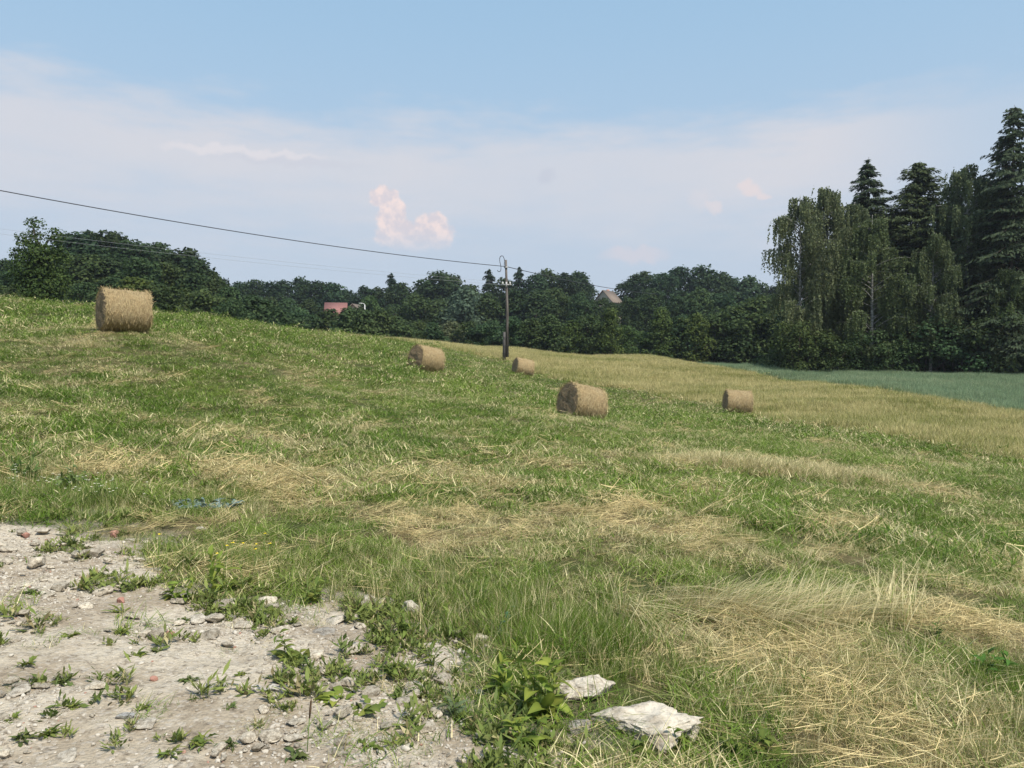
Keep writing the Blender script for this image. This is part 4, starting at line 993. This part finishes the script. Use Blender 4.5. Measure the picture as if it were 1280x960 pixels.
def conifer(seed, H=10., Rr=2.1, low=.06, whorl=26, per=6, leaf=.30, droop=.35, open_=.0, k=12, pw=.85):
    r = np.random.default_rng(seed); C, D, Nn, Vv, S = [], [], [], [], []; mb = MB()
    mb.tube([(0, 0, -.6), (0, 0, H * .5), (0, 0, H)], [.2, .12, .012], 8)
    for w in range(whorl):
        t = (w + r.uniform(0, .7)) / whorl; z = H * (low + (1 - low) * t * .985); L0 = Rr * (1 - t) ** pw + .10
        for b in range(per):
            if r.uniform() < open_: continue
            z = H * (low + (1 - low) * min(.985, max(0, t + r.normal(0, .012))))
            a = r.uniform(0, 6.28); L = L0 * r.uniform(.5, 1.25) * (1 + .22 * math.sin(a * 2 + seed) + .15 * math.sin(t * 23 + a)); e = np.array([math.cos(a), math.sin(a), 0]); rise = .28 * (t - .35)
            s = np.linspace(.08, 1, 6)[:, None]; pts = np.array([0, 0, z]) + e * L * s + np.array([0, 0, 1]) * L * (rise * s - droop * s ** 1.5 + .16 * s ** 3)
            if L > .5: mb.tube(pts, np.linspace(.035, .008, 6), 4, False)
            n = max(4, int(k * L)); f = r.uniform(.12, 1.03, n) ** .8; p = np.array([0, 0, z]) + e * L * f[:, None] + np.array([0, 0, 1]) * (L * (rise * f - droop * f ** 1.5 + .16 * f ** 3))[:, None]
            side = np.array([-e[1], e[0], 0]); sw = r.normal(0, .22, n) * (1.1 - f * .7) * L; p = p + side * sw[:, None]; p[:, 2] -= np.abs(r.normal(0, .10, n)) + np.abs(sw) * .25
            d = unit(e * .7 + side * np.sign(sw)[:, None] * .5 + np.array([0, 0, -.55]) + r.normal(0, .25, (n, 3))); nn = unit(np.array([0, 0, .8]) + e * .5 + r.normal(0, .45, (n, 3)))
            C.append(p); D.append(d); Nn.append(nn); Vv.append(np.clip(r.normal(.45, .16, n) + .18 * (f - .5), 0, 1)); S.append(r.uniform(.7, 1.3, n))
    C, D, Nn, Vv, S = map(np.concatenate, (C, D, Nn, Vv, S)); V, v = leaf_arrays(C, D, Nn, leaf * S * 1.25, leaf * .42 * S, Vv)
    return mesh_np('crown', V, quads(V), {'v': v}), mb.mesh('trunk', True)
def birch(seed, H=18., Rr=3.0, low=.22, limbs=40, strands=26, leaf=.19, hang=2.6, top=1.0):
    """weeping birch: rising limbs with long hanging leafy strands"""
    r = np.random.default_rng(seed); mb = MB(); C, D, Vv = [], [], []
    ln = r.normal(0, .35, 2)
    def tr(t): return np.array([ln[0] * t * t, ln[1] * t * t, H * t * .97])
    mb.tube([tr(t) - np.array([0, 0, .8 if t == 0 else 0]) for t in np.linspace(0, 1, 9)], np.linspace(.20, .02, 9), 9)
    for k in range(limbs):
        t = low + (1 - low) * (k + r.uniform(0, 1)) / limbs * .97; a = r.uniform(0, 6.28); e = np.array([math.cos(a), math.sin(a), 0])
        L = Rr * (math.sin(math.pi * min(.97, .20 + .74 * (t - low) / (1 - low))) ** .7) * r.uniform(.6, 1.2) * (1 if t < .85 else .8)
        b = tr(t); s = np.linspace(0, 1, 7)[:, None]; up = r.uniform(.5, 1.0) * L * (1.1 - .4 * t); pts = b + e * L * s ** .9 + np.array([0, 0, 1]) * up * (s * 1.5 - s ** 2 * 1.0)
        mb.tube(pts, np.linspace(.05, .010, 7), 5, False)
        for q in range(strands):
            f = r.uniform(.22, 1.0); p0 = b + e * L * f ** .9 + np.array([0, 0, 1]) * up * (f * 1.5 - f * f) + r.normal(0, .22, 3) * np.array([1, 1, .5])
            hl = hang * r.uniform(.3, 1.0) * (.5 + .5 * f); n = max(4, int(hl / .115)); u = np.linspace(0, 1, n)
            sway = e * .25 * hl * r.uniform(0, 1) + r.normal(0, .12, 3) * np.array([1, 1, 0])
            p = p0 + sway * np.sqrt(u)[:, None] * .8 + np.array([0, 0, -1]) * (hl * u ** 1.15)[:, None] + r.normal(0, .045, (n, 3))
            C.append(p); D.append(unit(np.array([0, 0, -1.]) + r.normal(0, .55, (n, 3)))); Vv.append(np.clip(r.normal(.5, .15, n) + r.normal(0, .1), 0, 1))
    C, D, Vv = map(np.concatenate, (C, D, Vv)); n = len(C); Nn = unit(r.normal(0, 1, (n, 3)) + np.array([0, 0, .5])); S = r.uniform(.7, 1.3, n)
    V, v = leaf_arrays(C, D, Nn, leaf * S * 1.15, leaf * .8 * S, Vv); print('birch leaves', n)
    return mesh_np('crown', V, quads(V), {'v': v}), mb.mesh('trunk', True)

def place_tree(name, mesh2, bark, x, y, zb, h, wide, color, label, cat='tree', group=None, href=10., rz=None):
    crown, trunk = mesh2; root = empty(name, (x, y, zb), random.uniform(0, 6.28) if rz is None else rz); s = h / href; root.scale = (s * wide, s * wide, s)
    tag(root, label, cat, group)
    t = obj('trunk', trunk, M[bark], root); c = obj('crown', crown, M['leaf'], root); c.color = tuple(color) + (1,)
    return root
def tree_top(name, mesh2, bark, px, ytop, d, wide, color, label, cat='tree', group=None, href=10., zb=None):
    x, y, zt = P(px, ytop, d); zb = z1(x, y) - .2 if zb is None else zb
    return place_tree(name, mesh2, bark, x, y, zb, max(2.5, zt - zb), wide, color, label, cat, group, href)

ORD = ['first', 'second', 'third', 'fourth', 'fifth', 'sixth', 'seventh', 'eighth', 'ninth', 'tenth', 'eleventh', 'twelfth', 'thirteenth', 'fourteenth', 'fifteenth', 'sixteenth', 'seventeenth', 'eighteenth', 'nineteenth',
       'twentieth', 'twenty-first', 'twenty-second', 'twenty-third', 'twenty-fourth', 'twenty-fifth', 'twenty-sixth', 'twenty-seventh', 'twenty-eighth', 'twenty-ninth', 'thirtieth', 'thirty-first', 'thirty-second', 'thirty-third', 'thirty-fourth', 'thirty-fifth', 'thirty-sixth', 'thirty-seventh', 'thirty-eighth']
FAR = [broadleaf(800 + k, Rr=[3.6, 3.1, 4.2, 3.4, 3.9, 2.8, 3.5][k], ncl=[46, 40, 54, 44, 50, 38, 46][k], leaf=.36) for k in range(7)]
CONE = [broadleaf(820, Rr=3.3, ncl=54, leaf=.30, low=.05, shape=2), broadleaf(821, Rr=3.0, ncl=50, leaf=.30, low=.05, shape=2)]
SPR = [conifer(830, Rr=2.7, leaf=.36, whorl=34, per=10, k=18, pw=.75), conifer(831, Rr=3.1, leaf=.36, whorl=34, per=10, k=18, pw=.75)]
tr = random.Random(3)
C_DK, C_MD, C_LT, C_GR = (.040, .067, .029), (.056, .089, .034), (.080, .122, .036), (.105, .138, .078)
def shade(c, j=.26): g = tr.uniform(1 - j, 1 + j); h = tr.uniform(.88, 1.15); return (c[0] * g * h, c[1] * g, c[2] * g / h)
def row(rowname, group, items, d, colr, dj=8, wide=1.12):
    for k, it in enumerate(items):
        px, yt = it[0], it[1]; sp = it[2] if len(it) > 2 else ''
        dd = d + tr.uniform(-dj, dj); c = shade(colr); w = wide * tr.uniform(.85, 1.15); mesh = FAR[tr.randrange(7)]; nm, bark = 'broadleaf_tree', 'bark'; desc = 'dark rounded tree'
        if colr is C_MD: desc = 'green rounded tree'
        if sp == 's': mesh, nm, bark, desc, c, w = SPR[k % 2], 'spruce_tree', 'pine_bark', 'pointed spruce', shade((.028, .052, .030)), .9
        if sp == 'g': c, desc = shade(C_GR, .05), 'pale grey green willow'
        if sp == 'l': c, desc = shade(C_LT, .08), 'lighter green tree'
        if sp == 'c': c, desc, mesh = shade(C_LT, .08), 'bright green cone shaped tree', CONE[k % 2]
        tree_top(nm, mesh, bark, px + tr.uniform(-3, 3), yt + (0 if sp else tr.uniform(-5, 6)), dd, w, c, '%s, %s from the frame edge in %s' % (desc, ORD[k], rowname), 'tree', group)
row('the hill top row', 'trees of the wooded hill', [(4, 322), (26, 322), (62, 316), (88, 295), (112, 290), (136, 292), (160, 297), (182, 300), (205, 303), (225, 313), (243, 325), (258, 339)], 128, C_DK, 6, 1.3)
row('the hill middle row', 'trees of the wooded hill', [(-18, 335), (10, 340), (40, 330), (75, 324, 'l'), (105, 316), (140, 320), (172, 324), (205, 328), (236, 343), (262, 353), (284, 362)], 108, C_MD, 5, 1.3)
row('the lowest hill row', 'trees of the wooded hill', [(-10, 358), (18, 360), (75, 352), (105, 348), (135, 350), (168, 346, 'l'), (200, 351), (232, 356), (262, 362), (290, 368), (315, 374)], 90, C_MD, 4, 1.35)
row('the skyline row', 'skyline trees of the far wood', [(276, 343), (296, 349), (315, 354), (335, 356), (353, 352), (372, 347), (392, 349), (412, 354), (432, 358), (455, 360), (472, 356), (490, 341, 's'), (508, 349), (528, 346), (548, 343), (568, 346), (588, 350),
     (612, 336, 's'), (630, 343), (647, 333, 's'), (668, 342), (688, 338), (706, 344), (722, 339), (738, 350), (778, 372), (793, 347), (812, 342), (832, 341), (852, 335), (872, 336), (893, 341), (912, 342), (932, 345), (950, 352), (968, 360), (985, 365)], 218, C_DK, 7, 1.15)
row('the far wood middle row', 'middle trees of the far wood', [(285, 364), (310, 370), (335, 367), (360, 371), (385, 370), (465, 370, 'l'), (492, 374), (520, 368), (549, 370), (580, 359, 'g'), (610, 364), (640, 367), (670, 361), (700, 364), (730, 370), (748, 375), (766, 373), (787, 366), (814, 364), (845, 369), (875, 364), (905, 367), (934, 371), (962, 377)], 168, C_MD, 6, 1.2)
row('the front row beyond field', 'front trees of the far wood', [(300, 384), (328, 383), (354, 381), (380, 386), (401, 387), (413, 387), (435, 386), (450, 391), (475, 390), (500, 395), (525, 397), (545, 400), (567, 401, 'g'), (590, 398), (615, 394), (640, 393), (665, 397), (689, 399), (712, 400, 'l'), (737, 397), (760, 384, 'c'), (783, 406, 'l'),
     (804, 414, 'l'), (830, 383, 'c'), (850, 396), (871, 392, 'l'), (895, 392), (920, 387), (944, 374), (966, 364), (984, 372)], 118, C_MD, 5, 1.25)

# the lone tree on the crest beside the wooded hill
def lone():
    r = np.random.default_rng(77); cl = []
    for x, z, q, n in [(0, 4.2, 1.3, 6), (-.9, 3.4, 1.1, 4), (1.0, 3.3, 1.1, 4), (.2, 2.4, 1.3, 5), (-1.5, 5.2, .7, 2), (-.9, 6.6, .75, 3), (-.5, 7.7, .6, 2), (.6, 6.0, .9, 3), (1.2, 7.1, .65, 2), (.1, 5.4, .9, 3), (1.5, 5.0, .8, 2), (-.3, 8.2, .4, 1), (1.4, 7.6, .4, 1), (-1.9, 5.9, .4, 1), (.3, 7.0, .5, 2)]:
        for _ in range(n): cl.append((x + r.normal(0, .35), r.normal(0, .8), z + r.normal(0, .25), q * r.uniform(.8, 1.2)))
    V, v = crown_from(cl, r, .20, 260, .4); mb = MB(); mb.tube([(0, 0, -.5), (.1, 0, 2), (0, 0, 4.5), (-.4, 0, 7.5)], [.22, .17, .11, .02], 8)
    for c in cl[::3]: mb.tube([(0, 0, max(1, c[2] - 1.8)), (c[0] * .6, c[1] * .6, c[2] - .6), c[:3]], [.07, .045, .015], 5)
    x, y, zt = P(48, 272, 62); zb = z1(x, y); place_tree('broadleaf_tree', (mesh_np('crown', V, quads(V), {'v': v}), mb.mesh('trunk', True)), 'bark', x, y, zb, zt - zb, 1.05, (.066, .104, .030),
               'lone ragged tree taller than its neighbours on the crest above hay bale', 'tree', None, 8.6, 0)
lone()

# the tall stand beside the oat crop
B_ = [birch(900, 18, 3.5, .16, 60, 34), birch(901, 18, 3.1, .18, 58, 34), birch(902, 18, 3.1, .08, 62, 36)]
S_ = [conifer(910, 22, 4.4, .08, 62, 11, .31, .36, .22, 26, .70), conifer(911, 22, 5.0, .12, 60, 11, .31, .40, .38, 26, .60)]
L_ = [conifer(912, 20, 4.4, .06, 74, 13, .27, .26, .0, 26, .60)]
BC, SC, LC = (.145, .170, .084), (.068, .094, .050), (.090, .118, .052)
GB = 'tall trees of the stand beside the oat crop'
for nm, mesh, bark, px, yt, d, wd, c, lab, h in [
    ('birch_tree', B_[0], 'birch_bark', 1002, 236, 79, 1.0, BC, 'weeping birch at the open end of the tall stand', 18), ('birch_tree', B_[1], 'birch_bark', 1036, 226, 81, .95, BC, 'slim weeping birch, second along the tall stand', 18),
    ('spruce_tree', S_[0], 'pine_bark', 1086, 196, 86, 1.3, SC, 'dark pointed spruce rising between the birches', 22), ('birch_tree', B_[2], 'birch_bark', 1092, 262, 77, 1.15, (.112, .145, .062), 'lower weeping birch standing in front of the dark spruce', 18),
    ('larch_tree', L_[0], 'pine_bark', 1150, 201, 84, 1.25, LC, 'broad smooth cone shaped larch in the middle of the stand', 20), ('birch_tree', B_[1], 'birch_bark', 1166, 285, 76, 1.0, (.120, .150, .070), 'small weeping birch in front of the cone shaped larch', 18),
    ('birch_tree', B_[0], 'birch_bark', 1212, 196, 80, .9, (.122, .154, .074), 'tall weeping birch with pale trunk next to the tallest spruce', 18), ('spruce_tree', S_[1], 'pine_bark', 1268, 131, 77, 1.0, SC, 'tallest spruce of the stand at the frame edge', 22),
    ('birch_tree', B_[2], 'birch_bark', 1262, 330, 74, 1.2, (.110, .145, .058), 'low leafy birch beneath the tallest spruce', 18), ('spruce_tree', S_[0], 'pine_bark', 1330, 170, 80, 1.0, SC, 'spruce beyond the tallest one, mostly outside the frame', 22),
    ('birch_tree', B_[0], 'birch_bark', 1064, 246, 83, .95, (.112, .138, .066), 'weeping birch pressed between the slim birch and dark spruce', 18), ('birch_tree', B_[2], 'birch_bark', 1120, 254, 86, .95, (.100, .128, .060), 'weeping birch filling the gap between spruce and larch', 18),
    ('birch_tree', B_[2], 'birch_bark', 1186, 242, 84, .9, (.105, .132, .062), 'weeping birch between the larch and the pale trunked birch', 18), ('birch_tree', B_[1], 'birch_bark', 1242, 210, 84, .95, (.102, .130, .060), 'weeping birch leaning against the tallest spruce', 18),
    ('birch_tree', B_[1], 'birch_bark', 1400, 220, 78, 1.0, BC, 'birch beyond the spruces, outside the frame', 18), ('spruce_tree', S_[0], 'pine_bark', 1232, 228, 90, 1.2, SC, 'shadowed spruce behind the tall pale trunked birch', 22)]:
    tree_top(nm, mesh, bark, px, yt, d, wd, c, lab, 'tree', GB, h)
for k, (px, yt) in enumerate([(1012, 330), (1045, 305), (1080, 300), (1115, 290), (1150, 300), (1185, 285), (1222, 280), (1262, 270), (1300, 270), (1350, 290)]):  # added back row of dark trees, blocks sky light between the stand's trunks
    tree_top('broadleaf_tree', FAR[k % 7], 'bark', px, yt, 98 + tr.uniform(-3, 3), .8, shade((.030, .052, .026)), 'dark fill tree blocking sky light, added deep inside the tall stand, %s in' % ORD[k], 'tree', 'added dark fill trees inside the tall stand')
def shrub_mesh(seed):
    r = np.random.default_rng(seed); cl = [(r.normal(0, 1.2), r.normal(0, .9), r.uniform(.3, 3.6), r.uniform(.5, .95)) for _ in range(26)]
    V, v = crown_from(cl, r, .20, 210, .9); mb = MB()
    for c in cl[::3]: mb.tube([(c[0] * .15, c[1] * .15, -.3), (c[0] * .6, c[1] * .6, c[2] * .6), c[:3]], [.05, .035, .01], 5)
    return mesh_np('crown', V, quads(V), {'v': v}), mb.mesh('trunk', True)
SH = [shrub_mesh(950 + k) for k in range(4)]
for k, px in enumerate(range(975, 1380, 22)):
    tree_top('shrub', SH[k % 4], 'bark', px + tr.uniform(-5, 5), tr.uniform(398, 424) if px < 1190 else tr.uniform(385, 415), 76.5 + tr.uniform(-1.5, 2.5), 1.05, shade((.056, .090, .034)), 'dark leafy shrub under the tall stand, %s from its open end' % ORD[k], 'shrub', 'shrubs under the tall stand', 4.2)
print('objects', len(scene.objects))

# ------------------------------------------------------------------ thin summer haze
def haze():
    zs = np.array([v for v in (zfun(np.linspace(-1500, 1500, 200), np.full(200, t)).min() for t in np.linspace(-700, 1700, 40))]).min() - 3
    mb = MB(); mb.box((0, 450, (zs + 45) / 2), (3400, 3000, 45 - zs)); o = obj('haze', mb.mesh('haze')); tag(o, 'thin pale summer haze over the whole valley', 'haze', kind='stuff')
    m = bpy.data.materials.new('haze'); m.use_nodes = True; N = NT(m.node_tree); N.n.clear(); out = N.node('ShaderNodeOutputMaterial'); v = N.node('ShaderNodeVolumePrincipled')
    v.inputs['Color'].default_value = (.80, .88, 1, 1); v.inputs['Density'].default_value = HAZE; v.inputs['Anisotropy'].default_value = .2
    N.l.new(v.outputs[0], out.inputs['Volume']); o.data.materials.append(m)
haze()
